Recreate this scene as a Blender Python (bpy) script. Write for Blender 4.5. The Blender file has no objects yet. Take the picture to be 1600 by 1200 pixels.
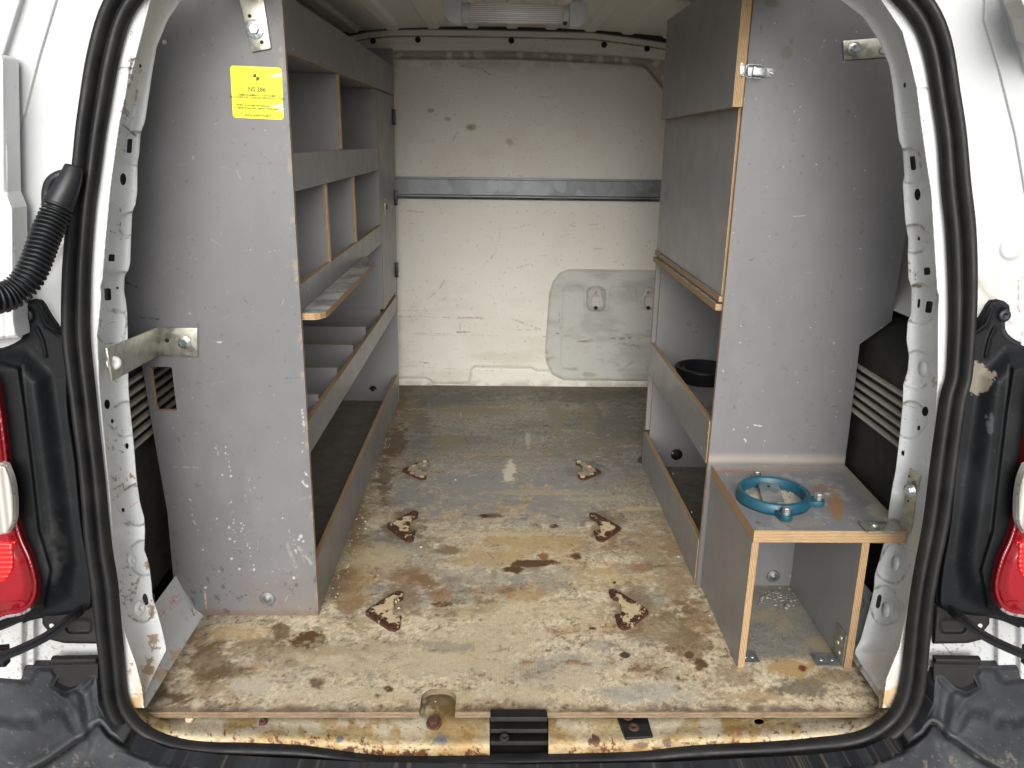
import bpy, bmesh, math, random
import numpy as np
from math import radians, sin, cos, pi, atan2, hypot
from mathutils import Matrix, Vector
random.seed(7)
RND = np.random.RandomState(11)
S = bpy.context.scene
COL = S.collection

# ------------------------------------------------------------------ camera
FPX, CH = 1230.0, 0.89
PITCH, YAW, ROLL = radians(17.3665), radians(-1.17236), radians(0.8)
cam = bpy.data.cameras.new('camera'); camo = bpy.data.objects.new('camera', cam); COL.objects.link(camo)
MW = Matrix.Translation((0, 0, CH)) @ Matrix.Rotation(YAW, 4, 'Z') @ Matrix.Rotation(pi/2-PITCH, 4, 'X') @ Matrix.Rotation(ROLL, 4, 'Z')
camo.matrix_world = MW
cam.sensor_width = 36; cam.lens = FPX/1600*36; cam.clip_start = .02; cam.clip_end = 500
S.camera = camo
# ------------------------------------------------------------------ world, sun, exposure
W = bpy.data.worlds.new('World'); S.world = W; W.use_nodes = True
nt = W.node_tree; nt.nodes.clear()
SUN_EL, SUN_AZ = radians(25), radians(182)      # overcast: broad soft light from behind the camera
sky = nt.nodes.new('ShaderNodeTexSky'); sky.sky_type = 'NISHITA'; sky.sun_disc = False
sky.sun_elevation = SUN_EL; sky.sun_rotation = SUN_AZ; sky.air_density = 1.0; sky.dust_density = 5.0; sky.ozone_density = 1.0
hs = nt.nodes.new('ShaderNodeHueSaturation'); hs.inputs['Saturation'].default_value = .22
bg = nt.nodes.new('ShaderNodeBackground'); bg.inputs['Strength'].default_value = .10
wo = nt.nodes.new('ShaderNodeOutputWorld')
nt.links.new(sky.outputs[0], hs.inputs['Color']); nt.links.new(hs.outputs[0], bg.inputs['Color']); nt.links.new(bg.outputs[0], wo.inputs[0])
sl = bpy.data.lights.new('sun', 'SUN'); sl.energy = 1.5; sl.angle = radians(55); sl.color = (1, .975, .94)
so = bpy.data.objects.new('sun', sl); COL.objects.link(so)
sd = Vector((sin(SUN_AZ)*cos(SUN_EL), cos(SUN_AZ)*cos(SUN_EL), sin(SUN_EL)))
so.rotation_euler = sd.to_track_quat('Z', 'Y').to_euler()
S.view_settings.view_transform = 'Standard'; S.view_settings.look = 'None'
S.view_settings.exposure = 0.60; S.view_settings.gamma = 1
S.render.engine = 'CYCLES'
try:
    S.cycles.max_bounces = 10; S.cycles.diffuse_bounces = 6
except Exception: pass

# ------------------------------------------------------------------ maths helpers
M3 = np.array([[MW[i][j] for j in range(3)] for i in range(3)])
CC = np.array([0, 0, CH])
def ray(x, y):
    x = np.asarray(x, float); y = np.asarray(y, float)
    d = np.stack([(x-800)/FPX, (600-y)/FPX, -np.ones_like(x)], -1)
    return d @ M3.T
def pY(x, y, y0, s=0.):                 # point seen at (x,y) on the plane Y = y0 + s*z
    d = ray(x, y); t = (y0+s*CH)/(d[..., 1]-s*d[..., 2])
    return CC + d*t[..., None]
def pZ(x, y, z):
    d = ray(x, y); t = (z-CH)/d[..., 2]; return CC + d*t[..., None]
def pX(x, y, X):
    d = ray(x, y); t = X/d[..., 0]; return CC + d*t[..., None]
def proj(P):
    c = (np.asarray(P)-CC) @ M3
    return 800+FPX*c[..., 0]/-c[..., 2], 600-FPX*c[..., 1]/-c[..., 2]
def V(p): return tuple(float(a) for a in p)

_H = RND.rand(256, 256)
def vnoise(x, y):
    xi = np.floor(x).astype(int); yi = np.floor(y).astype(int); fx = x-xi; fy = y-yi
    fx = fx*fx*(3-2*fx); fy = fy*fy*(3-2*fy)
    a = _H[xi & 255, yi & 255]; b = _H[(xi+1) & 255, yi & 255]; c = _H[xi & 255, (yi+1) & 255]; d = _H[(xi+1) & 255, (yi+1) & 255]
    return (a*(1-fx)+b*fx)*(1-fy)+(c*(1-fx)+d*fx)*fy
def fbm(x, y, sc, o=4, seed=0, g=.55):
    r = 0; a = 1; n = 0
    for i in range(o):
        r = r+a*vnoise(x*sc+seed*17.3+i*31.7, y*sc+seed*9.1+i*11.3); n += a; a *= g; sc *= 2.03
    return r/n
def ss(a, b, x):
    t = np.clip((x-a)/(b-a), 0, 1); return t*t*(3-2*t)
def lin(*c):
    c = np.array(c, float)/255.; return np.where(c < .04045, c/12.92, ((c+.055)/1.055)**2.4)
def mixc(c, m, col):
    return c*(1-m[..., None])+np.asarray(col)*m[..., None]
def sdpoly(x, y, P):                    # signed distance, negative inside
    P = np.asarray(P, float); n = len(P); d = np.full(x.shape, 1e18); s = np.ones(x.shape)
    for i in range(n):
        a = P[i]; b = P[i-1]; e = b-a; wx = x-a[0]; wy = y-a[1]
        t = np.clip((wx*e[0]+wy*e[1])/(e@e+1e-12), 0, 1)
        bx = wx-e[0]*t; by = wy-e[1]*t; d = np.minimum(d, bx*bx+by*by)
        c1 = y >= a[1]; c2 = y < b[1]; c3 = e[0]*wy > e[1]*wx
        f = (c1 & c2 & c3) | (~c1 & ~c2 & ~c3); s = np.where(f, -s, s)
    return s*np.sqrt(d)
def sdline(x, y, P):
    P = np.asarray(P, float); d = np.full(x.shape, 1e18)
    for i in range(len(P)-1):
        a = P[i]; e = P[i+1]-a; wx = x-a[0]; wy = y-a[1]; t = np.clip((wx*e[0]+wy*e[1])/(e@e+1e-12), 0, 1)
        d = np.minimum(d, (wx-e[0]*t)**2+(wy-e[1]*t)**2)
    return np.sqrt(d)
def sdbox(x, y, cx, cy, w, h, r=0, ang=0):
    a = radians(ang); u = (x-cx)*cos(a)+(y-cy)*sin(a); v = -(x-cx)*sin(a)+(y-cy)*cos(a)
    qx = np.abs(u)-w/2+r; qy = np.abs(v)-h/2+r
    return np.hypot(np.maximum(qx, 0), np.maximum(qy, 0))+np.minimum(np.maximum(qx, qy), 0)-r
def sdell(x, y, cx, cy, rx, ry): 
    k = np.hypot((x-cx)/rx, (y-cy)/ry); return (k-1)*min(rx, ry)
def smooth_path(P, n, closed=False):
    P = [np.array(p, float) for p in P]; out = []
    m = len(P); seg = m if closed else m-1
    for i in range(seg):
        p0 = P[(i-1) % m] if closed or i > 0 else 2*P[0]-P[1]
        p1 = P[i]; p2 = P[(i+1) % m]; p3 = P[(i+2) % m] if closed or i+2 < m else 2*P[-1]-P[-2]
        for k in range(8):
            t = k/8; out.append(.5*((2*p1)+(-p0+p2)*t+(2*p0-5*p1+4*p2-p3)*t*t+(-p0+3*p1-3*p2+p3)*t**3))
    out.append(P[0] if closed else P[-1]); out = np.array(out)
    L = np.r_[0, np.cumsum(np.linalg.norm(np.diff(out, axis=0), axis=1))]
    q = np.linspace(0, L[-1], n+1 if closed else n)
    r = np.stack([np.interp(q, L, out[:, j]) for j in range(out.shape[1])], 1)
    return r[:-1] if closed else r

# ------------------------------------------------------------------ object helpers
def link(o, parent=None, label=None, cat=None, group=None, kind=None):
    COL.objects.link(o)
    if parent is not None:
        o.parent = parent
        if parent.type == 'EMPTY': o.matrix_parent_inverse = Matrix.Translation(-parent.location)
    tag(o, label, cat, group, kind); return o
def tag(o, label=None, cat=None, group=None, kind=None):
    if label: o['label'] = label
    if cat: o['category'] = cat
    if group: o['group'] = group
    if kind: o['kind'] = kind
    return o
def thing(name, label, cat, group=None, loc=(0, 0, 0)):
    o = bpy.data.objects.new(name, None); o.location = loc; o.empty_display_size = .05
    return link(o, None, label, cat, group)
def mkmesh(name, V_, F_, mats, smooth=False, midx=None, uv=None, col=None):
    me = bpy.data.meshes.new(name)
    V_ = np.asarray(V_, np.float32)
    if isinstance(F_, np.ndarray):
        k = F_.shape[1]; n = len(F_)
        me.vertices.add(len(V_)); me.vertices.foreach_set('co', V_.ravel())
        me.loops.add(n*k); me.loops.foreach_set('vertex_index', F_.astype(np.int32).ravel())
        me.polygons.add(n); me.polygons.foreach_set('loop_start', np.arange(n, dtype=np.int32)*k)
        me.polygons.foreach_set('loop_total', np.full(n, k, np.int32))
        me.update(calc_edges=True)
    else:
        me.from_pydata([tuple(map(float, v)) for v in V_], [], [tuple(map(int, f)) for f in F_])
    for m in (mats if isinstance(mats, (list, tuple)) else [mats]): me.materials.append(m)
    if midx is not None: me.polygons.foreach_set('material_index', np.asarray(midx, np.int32))
    if smooth is True: me.polygons.foreach_set('use_smooth', np.ones(len(me.polygons), bool))
    elif smooth is not False: me.polygons.foreach_set('use_smooth', np.asarray(smooth, bool))
    if uv is not None:
        l = me.uv_layers.new(name='UVMap'); l.data.foreach_set('uv', np.asarray(uv, np.float32).ravel())
    if col is not None:
        a = me.color_attributes.new('Col', 'FLOAT_COLOR', 'POINT')
        c = np.ones((len(V_), 4), np.float32); c[:, :3] = np.clip(col, 0, 1); a.data.foreach_set('color', c.ravel())
    me.update(); return me
def mobj(name, V_, F_, mats, parent=None, **k):
    tags = {q: k.pop(q) for q in ('label', 'cat', 'group', 'kind') if q in k}
    return link(bpy.data.objects.new(name, mkmesh(name, V_, F_, mats, **k)), parent, **tags)
def share(o, parent, loc, rot=None):
    c = o.copy(); COL.objects.link(c); c.parent = parent; c.location = loc
    if rot is not None: c.rotation_euler = rot
    return c

def sheet(name, U, Vr, sdf, pos, height, color, mats, parent=None, thick=0, tvec=(0, 1, 0), nu=100, nv=100, smooth=True, flip=False, **k):
    """relief sheet on a fine grid, trimmed cleanly to sdf<=0, with real edges of depth `thick`"""
    us = np.linspace(U[0], U[1], nu); vs = np.linspace(Vr[0], Vr[1], nv); uu, vv = np.meshgrid(us, vs)
    du = us[1]-us[0]; dv = vs[1]-vs[0]
    if sdf is not None:
        e = min(abs(du), abs(dv))*.3; s = sdf(uu, vv)
        for it in range(2):
            gx = (sdf(uu+e, vv)-sdf(uu-e, vv))/(2*e); gy = (sdf(uu, vv+e)-sdf(uu, vv-e))/(2*e); g = gx*gx+gy*gy+1e-6
            lim = 1.3*max(abs(du), abs(dv)); m = (s > 0) & (s < lim)
            uu = np.where(m, uu-gx*s/g, uu); vv = np.where(m, vv-gy*s/g, vv); s = sdf(uu, vv)
        ok = s < .12*min(abs(du), abs(dv))
    else: ok = np.ones(uu.shape, bool)
    h = height(uu, vv) if height is not None else np.zeros(uu.shape)
    P = pos(uu, vv, h).reshape(-1, 3)
    idx = np.arange(nu*nv).reshape(nv, nu)
    F = np.stack([idx[:-1, :-1], idx[:-1, 1:], idx[1:, 1:], idx[1:, :-1]], -1).reshape(-1, 4)
    kf = (ok[:-1, :-1] & ok[:-1, 1:] & ok[1:, 1:] & ok[1:, :-1]).ravel(); F = F[kf]
    if flip: F = F[:, ::-1]
    C = color(uu, vv, P.reshape(nv, nu, 3)).reshape(-1, 3) if color is not None else None
    used = np.unique(F); mp = -np.ones(nu*nv, int); mp[used] = np.arange(len(used)); F = mp[F]; P = P[used]
    if C is not None: C = C[used]
    nface = len(F); midx = np.zeros(nface, int); uv = P[F.ravel()][:, :2]*1.0
    sm = np.ones(nface, bool)
    if thick:
        E_ = np.concatenate([F[:, [0, 1]], F[:, [1, 2]], F[:, [2, 3]], F[:, [3, 0]]]); key = np.sort(E_, 1); key = key[:, 0]*(len(P)+1)+key[:, 1]
        un, inv, cnt = np.unique(key, return_inverse=True, return_counts=True); B = E_[cnt[inv] == 1]
        bv = np.unique(B); n0 = len(P); t = np.array(tvec)*thick
        # duplicated rim so that the edge shades sharply
        P = np.concatenate([P, P[bv], P[bv]+t]); m2 = {v: i for i, v in enumerate(bv)}
        a = np.array([m2[v] for v in B[:, 0]]); b = np.array([m2[v] for v in B[:, 1]]); nb = len(bv)
        Fs = np.stack([n0+b, n0+a, n0+nb+a, n0+nb+b], 1)
        L = P[n0:n0+nb]; ln = L @ np.array([.71, .35, .61])
        us_ = np.stack([np.stack([ln[b], 0*b], -1), np.stack([ln[a], 0*a], -1), np.stack([ln[a], 0*a+thick], -1), np.stack([ln[b], 0*b+thick], -1)], 1).reshape(-1, 2)
        F = np.concatenate([F, Fs]); midx = np.r_[midx, np.full(len(Fs), 1 if isinstance(mats, (list, tuple)) and len(mats) > 1 else 0)]
        uv = np.concatenate([uv, us_]); sm = np.r_[sm, np.zeros(len(Fs), bool)]
        if C is not None: C = np.concatenate([C, C[bv], C[bv]])
    return mobj(name, P, F, mats, parent, smooth=sm, midx=midx, uv=uv, col=C, **k)

def board(name, x, y, z, film, ply, parent=None, **k):
    """plywood board: faces in film, the four narrow sides in layered ply (uv.y runs through the layers, in metres)"""
    lo = np.array([x[0], y[0], z[0]]); hi = np.array([x[1], y[1], z[1]]); d = hi-lo; th = int(np.argmin(d)); b = .0006
    Vs = []; Fs = []; mi = []; uv = []
    for ax in range(3):
        for sg in (0, 1):
            u, v = [a for a in range(3) if a != ax]
            c = [(0, 0), (1, 0), (1, 1), (0, 1)]
            if (sg == 1) != (ax == 1): pass
            else: c = c[::-1]
            n = len(Vs); 
            for q in c:
                p = np.zeros(3); p[ax] = hi[ax] if sg else lo[ax]; p[u] = hi[u] if q[0] else lo[u]; p[v] = hi[v] if q[1] else lo[v]
                Vs.append(p)
                if ax == th: uv.append((p[u], p[v]))
                else:
                    L = v if u == th else u; uv.append((p[L]+.37*ax, p[th]-lo[th]))
            Fs.append([n, n+1, n+2, n+3]); mi.append(0 if ax == th else 1)
    return mobj(name, Vs, np.array(Fs), [film, ply], parent, midx=mi, uv=uv, **k)

def boxmesh(bm, x, y, z, M=None):
    v = [bm.verts.new((a, b, c)) for a in x for b in y for c in z]
    if M is not None:
        for q in v: q.co = M @ q.co
    for f in ((0, 1, 3, 2), (4, 6, 7, 5), (0, 4, 5, 1), (2, 3, 7, 6), (0, 2, 6, 4), (1, 5, 7, 3)): bm.faces.new([v[i] for i in f])
def bmobj(name, bm, mats, parent=None, smooth=False, bevel=0, seg=2, sub=0, **k):
    bmesh.ops.recalc_face_normals(bm, faces=bm.faces)
    if bevel: bmesh.ops.bevel(bm, geom=list(bm.edges), offset=bevel, segments=seg, profile=.6, affect='EDGES', clamp_overlap=True)
    me = bpy.data.meshes.new(name); bm.to_mesh(me); bm.free()
    for m in (mats if isinstance(mats, (list, tuple)) else [mats]): me.materials.append(m)
    if smooth:
        me.polygons.foreach_set('use_smooth', np.ones(len(me.polygons), bool))
        me.set_sharp_from_angle(angle=radians(smooth if smooth is not True else 35))
    o = bpy.data.objects.new(name, me); return link(o, parent, **k)
def box(name, x, y, z, mats, parent=None, bevel=.001, **k):
    bm = bmesh.new(); boxmesh(bm, x, y, z); return bmobj(name, bm, mats, parent, bevel=bevel, smooth=True, **k)
def prism(name, pts, ext, mats, parent=None, bevel=0, smooth=True, **k):
    """closed 3-D outline pts extruded by vector ext"""
    bm = bmesh.new(); v = [bm.verts.new(V(p)) for p in pts]; f = bm.faces.new(v)
    r = bmesh.ops.extrude_face_region(bm, geom=[f]); vv = [g for g in r['geom'] if isinstance(g, bmesh.types.BMVert)]
    bmesh.ops.translate(bm, verts=vv, vec=Vector(ext)); 
    return bmobj(name, bm, mats, parent, bevel=bevel, smooth=smooth, **k)
def tube(name, path, r, mats, parent=None, n=10, radii=None, cap=True, **k):
    path = np.asarray(path, float); m = len(path); T = np.gradient(path, axis=0); T /= np.linalg.norm(T, axis=1)[:, None]+1e-12
    up = np.array([0, 0, 1.]) if abs(T[0][2]) < .9 else np.array([1., 0, 0]); Vs = []
    N = np.cross(T[0], up); N /= np.linalg.norm(N)
    for i in range(m):
        N = N-T[i]*(N@T[i]); N /= np.linalg.norm(N); B = np.cross(T[i], N); rr = r if radii is None else radii[i]
        for j in range(n):
            a = 2*pi*j/n; Vs.append(path[i]+(N*cos(a)+B*sin(a))*rr)
    F = [[i*n+j, i*n+(j+1) % n, (i+1)*n+(j+1) % n, (i+1)*n+j] for i in range(m-1) for j in range(n)]
    if cap: F += [list(range(n))[::-1], [(m-1)*n+j for j in range(n)]]
    return mobj(name, Vs, F, mats, parent, smooth=True, **k)
def lathe(name, prof, mats, parent=None, n=24, M=None, **k):
    Vs = []; F = []
    for (r, h) in prof:
        for j in range(n): Vs.append((r*cos(2*pi*j/n), r*sin(2*pi*j/n), h))
    m = len(prof)
    for i in range(m-1):
        for j in range(n): F.append([i*n+j, i*n+(j+1) % n, (i+1)*n+(j+1) % n, (i+1)*n+j])
    if prof[0][0] > 1e-5 and k.pop('cap0', True): F.append(list(range(n))[::-1])
    if prof[-1][0] > 1e-5 and k.pop('cap1', True): F.append([(m-1)*n+j for j in range(n)])
    Vs = np.array(Vs)
    if M is not None: Vs = np.array([M @ Vector(v) for v in Vs])
    return mobj(name, Vs, F, mats, parent, smooth=True, **k)
def frame(p, axis, up=(0, 0, 1)):       # matrix whose local z is `axis`
    a = Vector(axis).normalized(); q = a.to_track_quat('Z', 'Y'); return Matrix.Translation(Vector(V(p))) @ q.to_matrix().to_4x4()

# ------------------------------------------------------------------ materials
def mat(name, base=(.5, .5, .5), rough=.5, metal=0, vcol=False, coat=0, spec=.5):
    m = bpy.data.materials.new(name); m.use_nodes = True; N = m.node_tree.nodes; L = m.node_tree.links
    b = N['Principled BSDF']; b.inputs['Base Color'].default_value = (*base, 1); b.inputs['Roughness'].default_value = rough
    b.inputs['Metallic'].default_value = metal; b.inputs['Coat Weight'].default_value = coat; b.inputs['Specular IOR Level'].default_value = spec
    m['b'] = 1
    return m, N, L, b
def nz(N, L, scale, detail=4, rough=.6, coord='Object', vec=None, stretch=None):
    t = N.new('ShaderNodeTexNoise'); t.inputs['Scale'].default_value = scale; t.inputs['Detail'].default_value = detail; t.inputs['Roughness'].default_value = rough
    tc = N.new('ShaderNodeTexCoord'); src = tc.outputs[coord] if vec is None else vec
    if stretch:
        mp = N.new('ShaderNodeMapping'); mp.inputs['Scale'].default_value = stretch; L.new(src, mp.inputs[0]); src = mp.outputs[0]
    L.new(src, t.inputs['Vector']); return t.outputs['Fac']
def ramp(N, L, fac, stops):
    r = N.new('ShaderNodeValToRGB'); L.new(fac, r.inputs[0]); e = r.color_ramp.elements
    while len(e) > 1: e.remove(e[-1])
    e[0].position = stops[0][0]; e[0].color = (*stops[0][1], 1) if len(stops[0][1]) == 3 else stops[0][1]
    for p, c in stops[1:]: q = e.new(p); q.color = (*c, 1)
    return r.outputs[0]
def g(v): return (v, v, v)
def mixn(N, L, fac, a, b, mode='MIX'):
    m = N.new('ShaderNodeMix'); m.data_type = 'RGBA'; m.blend_type = mode
    for s, k in ((fac, 0), (a, 6), (b, 7)):
        if hasattr(s, 'links'): L.new(s, m.inputs[k])
        elif k == 0: m.inputs[0].default_value = s
        else: m.inputs[k].default_value = (*s, 1)
    return m.outputs[2]
def bump(N, L, b, h, strength=.3, dist=.002):
    n = N.new('ShaderNodeBump'); n.inputs['Strength'].default_value = strength; n.inputs['Distance'].default_value = dist
    L.new(h, n.inputs['Height']); L.new(n.outputs[0], b.inputs['Normal'])
def m_paint(name, base, rough=.32, dirt=.5, vcol=False, dirtcol=(.32, .29, .24), bmp=.08):
    m, N, L, b = mat(name, base, rough, coat=.1, spec=.4)
    c = base
    if vcol:
        a = N.new('ShaderNodeVertexColor'); a.layer_name = 'Col'; c = a.outputs[0]
    f = ramp(N, L, nz(N, L, 9, 8, .72), [(.38, g(0)), (.78, g(dirt*.5))])
    f2 = ramp(N, L, nz(N, L, 260, 3, .6), [(.66, g(0)), (.74, g(dirt))])
    c1 = mixn(N, L, f, c, dirtcol); c2 = mixn(N, L, f2, c1, tuple(q*.6 for q in dirtcol)); L.new(c2, b.inputs['Base Color'])
    L.new(ramp(N, L, nz(N, L, 30, 5), [(.3, g(rough*.8)), (.75, g(min(1, rough*1.6)))]), b.inputs['Roughness'])
    bump(N, L, b, nz(N, L, 320, 2), bmp, .0006)
    return m
M = {}
M['white'] = m_paint('white_body_paint', (.68, .695, .70), .3, .12)
M['whitev'] = m_paint('white_body_paint_worn', (.74, .755, .76), .32, .12, vcol=True)
M['inner'] = m_paint('inner_body_paint', (.55, .54, .50), .5, .3)
M['roofp'] = m_paint('roof_inner_paint', (.80, .785, .73), .5, .25)
def m_vcol(name, rough=.6, noise=.25, sc=300, bmp=.25, metal=0, coat=0, fine=(.75, 1.2)):
    m, N, L, b = mat(name, (.5, .5, .5), rough, metal, coat=coat)
    a = N.new('ShaderNodeVertexColor'); a.layer_name = 'Col'
    n1 = nz(N, L, sc, 6, .75)
    c = mixn(N, L, 1.0, a.outputs[0], ramp(N, L, n1, [(.25, g(fine[0])), (.75, g(min(1, fine[1])))]), 'MULTIPLY')
    L.new(c, b.inputs['Base Color'])
    L.new(ramp(N, L, nz(N, L, 25, 6, .7), [(.3, g(rough*.8)), (.7, g(min(1, rough*1.35)))]), b.inputs['Roughness'])
    bump(N, L, b, n1, bmp, .0012)
    return m
M['film'], N, L, b = mat('grey_film_lightened', (.2, .2, .21), .36)
c0 = ramp(N, L, nz(N, L, 5, 7, .7), [(.3, (.225, .225, .228)), (.7, (.265, .264, .266))])  # inner boards: same film, colour lightened to stand in for bounced light
c1 = mixn(N, L, ramp(N, L, nz(N, L, 380, 2), [(.70, g(0)), (.76, g(.5))]), c0, (.10, .10, .10))
c2 = mixn(N, L, ramp(N, L, nz(N, L, 70, 5, .8, stretch=(1, 1, .3)), [(.68, g(0)), (.76, g(.15))]), c1, (.36, .35, .33))
L.new(c2, b.inputs['Base Color']); L.new(ramp(N, L, nz(N, L, 18, 6), [(.3, g(.28)), (.7, g(.44))]), b.inputs['Roughness'])
bump(N, L, b, nz(N, L, 420, 3), .12, .0006)
M['filmv'] = m_vcol('grey_phenolic_film_worn', .42, .1, 420, .12, fine=(.9, 1.0))
def m_ply(name, light, dark, dirty):
    m, N, L, b = mat(name, light, .75)
    tc = N.new('ShaderNodeTexCoord'); sx = N.new('ShaderNodeSeparateXYZ'); L.new(tc.outputs['UV'], sx.inputs[0])
    w = N.new('ShaderNodeMath'); w.operation = 'MULTIPLY'; L.new(sx.outputs[1], w.inputs[0]); w.inputs[1].default_value = 2*pi/.0028
    nn = nz(N, L, 25, 3, .6, 'UV'); w2 = N.new('ShaderNodeMath'); w2.operation = 'MULTIPLY_ADD'; L.new(nn, w2.inputs[0]); w2.inputs[1].default_value = 1.6; L.new(w.outputs[0], w2.inputs[2])
    si = N.new('ShaderNodeMath'); si.operation = 'SINE'; L.new(w2.outputs[0], si.inputs[0])
    ma = N.new('ShaderNodeMapRange'); L.new(si.outputs[0], ma.inputs[0]); ma.inputs[1].default_value = -1; ma.inputs[2].default_value = 1
    gr = nz(N, L, 60, 5, .7, 'UV', stretch=(1, 12, 1))
    a = mixn(N, L, ramp(N, L, ma.outputs[0], [(.1, g(1)), (.5, g(0))]), light, dark)
    a = mixn(N, L, ramp(N, L, gr, [(.42, g(0)), (.66, g(.75))]), a, dirty)
    a = mixn(N, L, ramp(N, L, nz(N, L, 14, 6, .75), [(.5, g(0)), (.7, g(.7))]), a, dirty)
    L.new(a, b.inputs['Base Color']); bump(N, L, b, ma.outputs[0], .4, .0008); return m
M['ply'] = m_ply('plywood_edge', (.54, .36, .18), (.22, .12, .055), (.28, .19, .11))
M['plyd'] = m_ply('plywood_edge_dirty', (.36, .27, .17), (.13, .085, .05), (.085, .055, .035))
M['floor'] = m_vcol('worn_plywood_floor', .85, .3, 230, .6, fine=(.66, 1.0)); M['floor'].node_tree.nodes['Principled BSDF'].inputs['Specular IOR Level'].default_value = .2
M['rustv'] = m_vcol('rusty_sill_paint', .6, .3, 160, .6, fine=(.6, 1.0))
M['rustplate'] = m_vcol('rusty_plate', .7, .3, 400, .5, fine=(.6, 1.0))
M['bulk'] = m_vcol('bulkhead_paint', .45, .1, 200, .12, fine=(.9, 1.0))
M['rubber'], N, L, b = mat('black_rubber_seal', (.012, .012, .013), .55, spec=.35)
L.new(ramp(N, L, nz(N, L, 12, 7, .7), [(.35, (.006, .006, .007)), (.8, (.024, .023, .022))]), b.inputs['Base Color'])
L.new(ramp(N, L, nz(N, L, 40, 5), [(.3, g(.38)), (.7, g(.62))]), b.inputs['Roughness']); bump(N, L, b, nz(N, L, 500, 3), .1, .0004)
def m_plastic(name, a, c, rough=.5, bmp=.25, sc=900):
    m, N, L, b = mat(name, a, rough)
    L.new(ramp(N, L, nz(N, L, 7, 8, .7), [(.35, a), (.75, c)]), b.inputs['Base Color'])
    L.new(ramp(N, L, nz(N, L, 20, 6), [(.3, g(rough*.8)), (.7, g(rough*1.25))]), b.inputs['Roughness'])
    bump(N, L, b, nz(N, L, sc, 2), bmp, .0004); return m
M['blackpl'] = m_plastic('black_plastic', (.008, .009, .011), (.016, .018, .021), .42)
M['bumper'] = m_plastic('weathered_bumper_plastic', (.028, .031, .035), (.065, .070, .076), .55, .35)
M['liner'] = m_plastic('wheel_arch_liner_plastic', (.009, .009, .009), (.026, .025, .023), .7, .5, 300)
M['dark'] = m_plastic('dark_parts_and_shade', (.006, .006, .006), (.014, .012, .010), .7)  # near-black for dark parts and for sheets standing in for shade
def m_metal(name, a, c, rough, metal=.85, sc=60):
    m, N, L, b = mat(name, a, rough, metal)
    v = N.new('ShaderNodeTexVoronoi'); v.inputs['Scale'].default_value = sc; tc = N.new('ShaderNodeTexCoord'); L.new(tc.outputs['Object'], v.inputs['Vector'])
    f = mixn(N, L, .5, v.outputs['Color'], nz(N, L, 30, 6, .7)); bw = N.new('ShaderNodeRGBToBW'); L.new(f, bw.inputs[0])
    L.new(ramp(N, L, bw.outputs[0], [(.25, a), (.7, c)]), b.inputs['Base Color'])
    L.new(ramp(N, L, bw.outputs[0], [(.3, g(rough*.8)), (.7, g(rough*1.3))]), b.inputs['Roughness']); bump(N, L, b, nz(N, L, 300, 4), .1, .0005); return m
M['galv'] = m_metal('galvanised_steel', (.30, .32, .32), (.52, .54, .53), .42)
M['rail'] = m_metal('dull_galvanised_rail', (.16, .17, .175), (.30, .32, .33), .5, .75, 25)
M['zinc'] = m_metal('yellow_zinc_bracket', (.34, .34, .28), (.56, .56, .49), .36, .85, 90)
M['bolt'] = m_metal('zinc_bolt', (.42, .45, .46), (.66, .69, .69), .3, .9, 200)
M['screw'] = m_metal('screw_head', (.50, .50, .46), (.72, .70, .62), .4, .6, 300)
M['rust'], N, L, b = mat('heavy_rust', (.09, .035, .018), .75)
L.new(ramp(N, L, nz(N, L, 60, 8, .75), [(.3, (.030, .013, .009)), (.55, (.085, .033, .017)), (.75, (.19, .085, .04))]), b.inputs['Base Color']); bump(N, L, b, nz(N, L, 250, 6), .7, .001)
M['cream'], N, L, b = mat('cream_paint_remnant', (.62, .50, .31), .6)
L.new(ramp(N, L, nz(N, L, 130, 6, .7), [(.36, (.24, .12, .05)), (.47, (.58, .45, .27)), (.7, (.68, .58, .42))]), b.inputs['Base Color']); bump(N, L, b, nz(N, L, 250, 4), .4, .0006)
M['palepaint'], N, L, b = mat('pale_paint', (.42, .38, .29), .6)
L.new(ramp(N, L, nz(N, L, 90, 6, .7), [(.36, (.16, .11, .07)), (.46, (.40, .35, .25)), (.7, (.50, .46, .36))]), b.inputs['Base Color'])
M['splash'], N, L, b = mat('dried_white_splash', (.62, .60, .55), .7)
M['grit'], N, L, b = mat('gravel_dust', (.30, .24, .17), .9)
L.new(ramp(N, L, nz(N, L, 90, 6, .7), [(.35, (.17, .15, .13)), (.7, (.40, .37, .32))]), b.inputs['Base Color'])
M['blue'] = m_plastic('blue_enamel_cast_iron', (.006, .060, .095), (.020, .105, .145), .4, .8, 220)
M['lampgrey'] = m_plastic('grey_lamp_plastic', (.46, .47, .49), (.56, .565, .58), .35, .1)
M['yellow'], N, L, b = mat('yellow_sticker', (.88, .86, 0.0), .35)
M['ink'], N, L, b = mat('sticker_ink', (.05, .05, .02), .5)
M['stickerwhite'], N, L, b = mat('sticker_wear', (.85, .85, .80), .4)
M['pink'], N, L, b = mat('pink_marker', (.62, .20, .22), .6)
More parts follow.
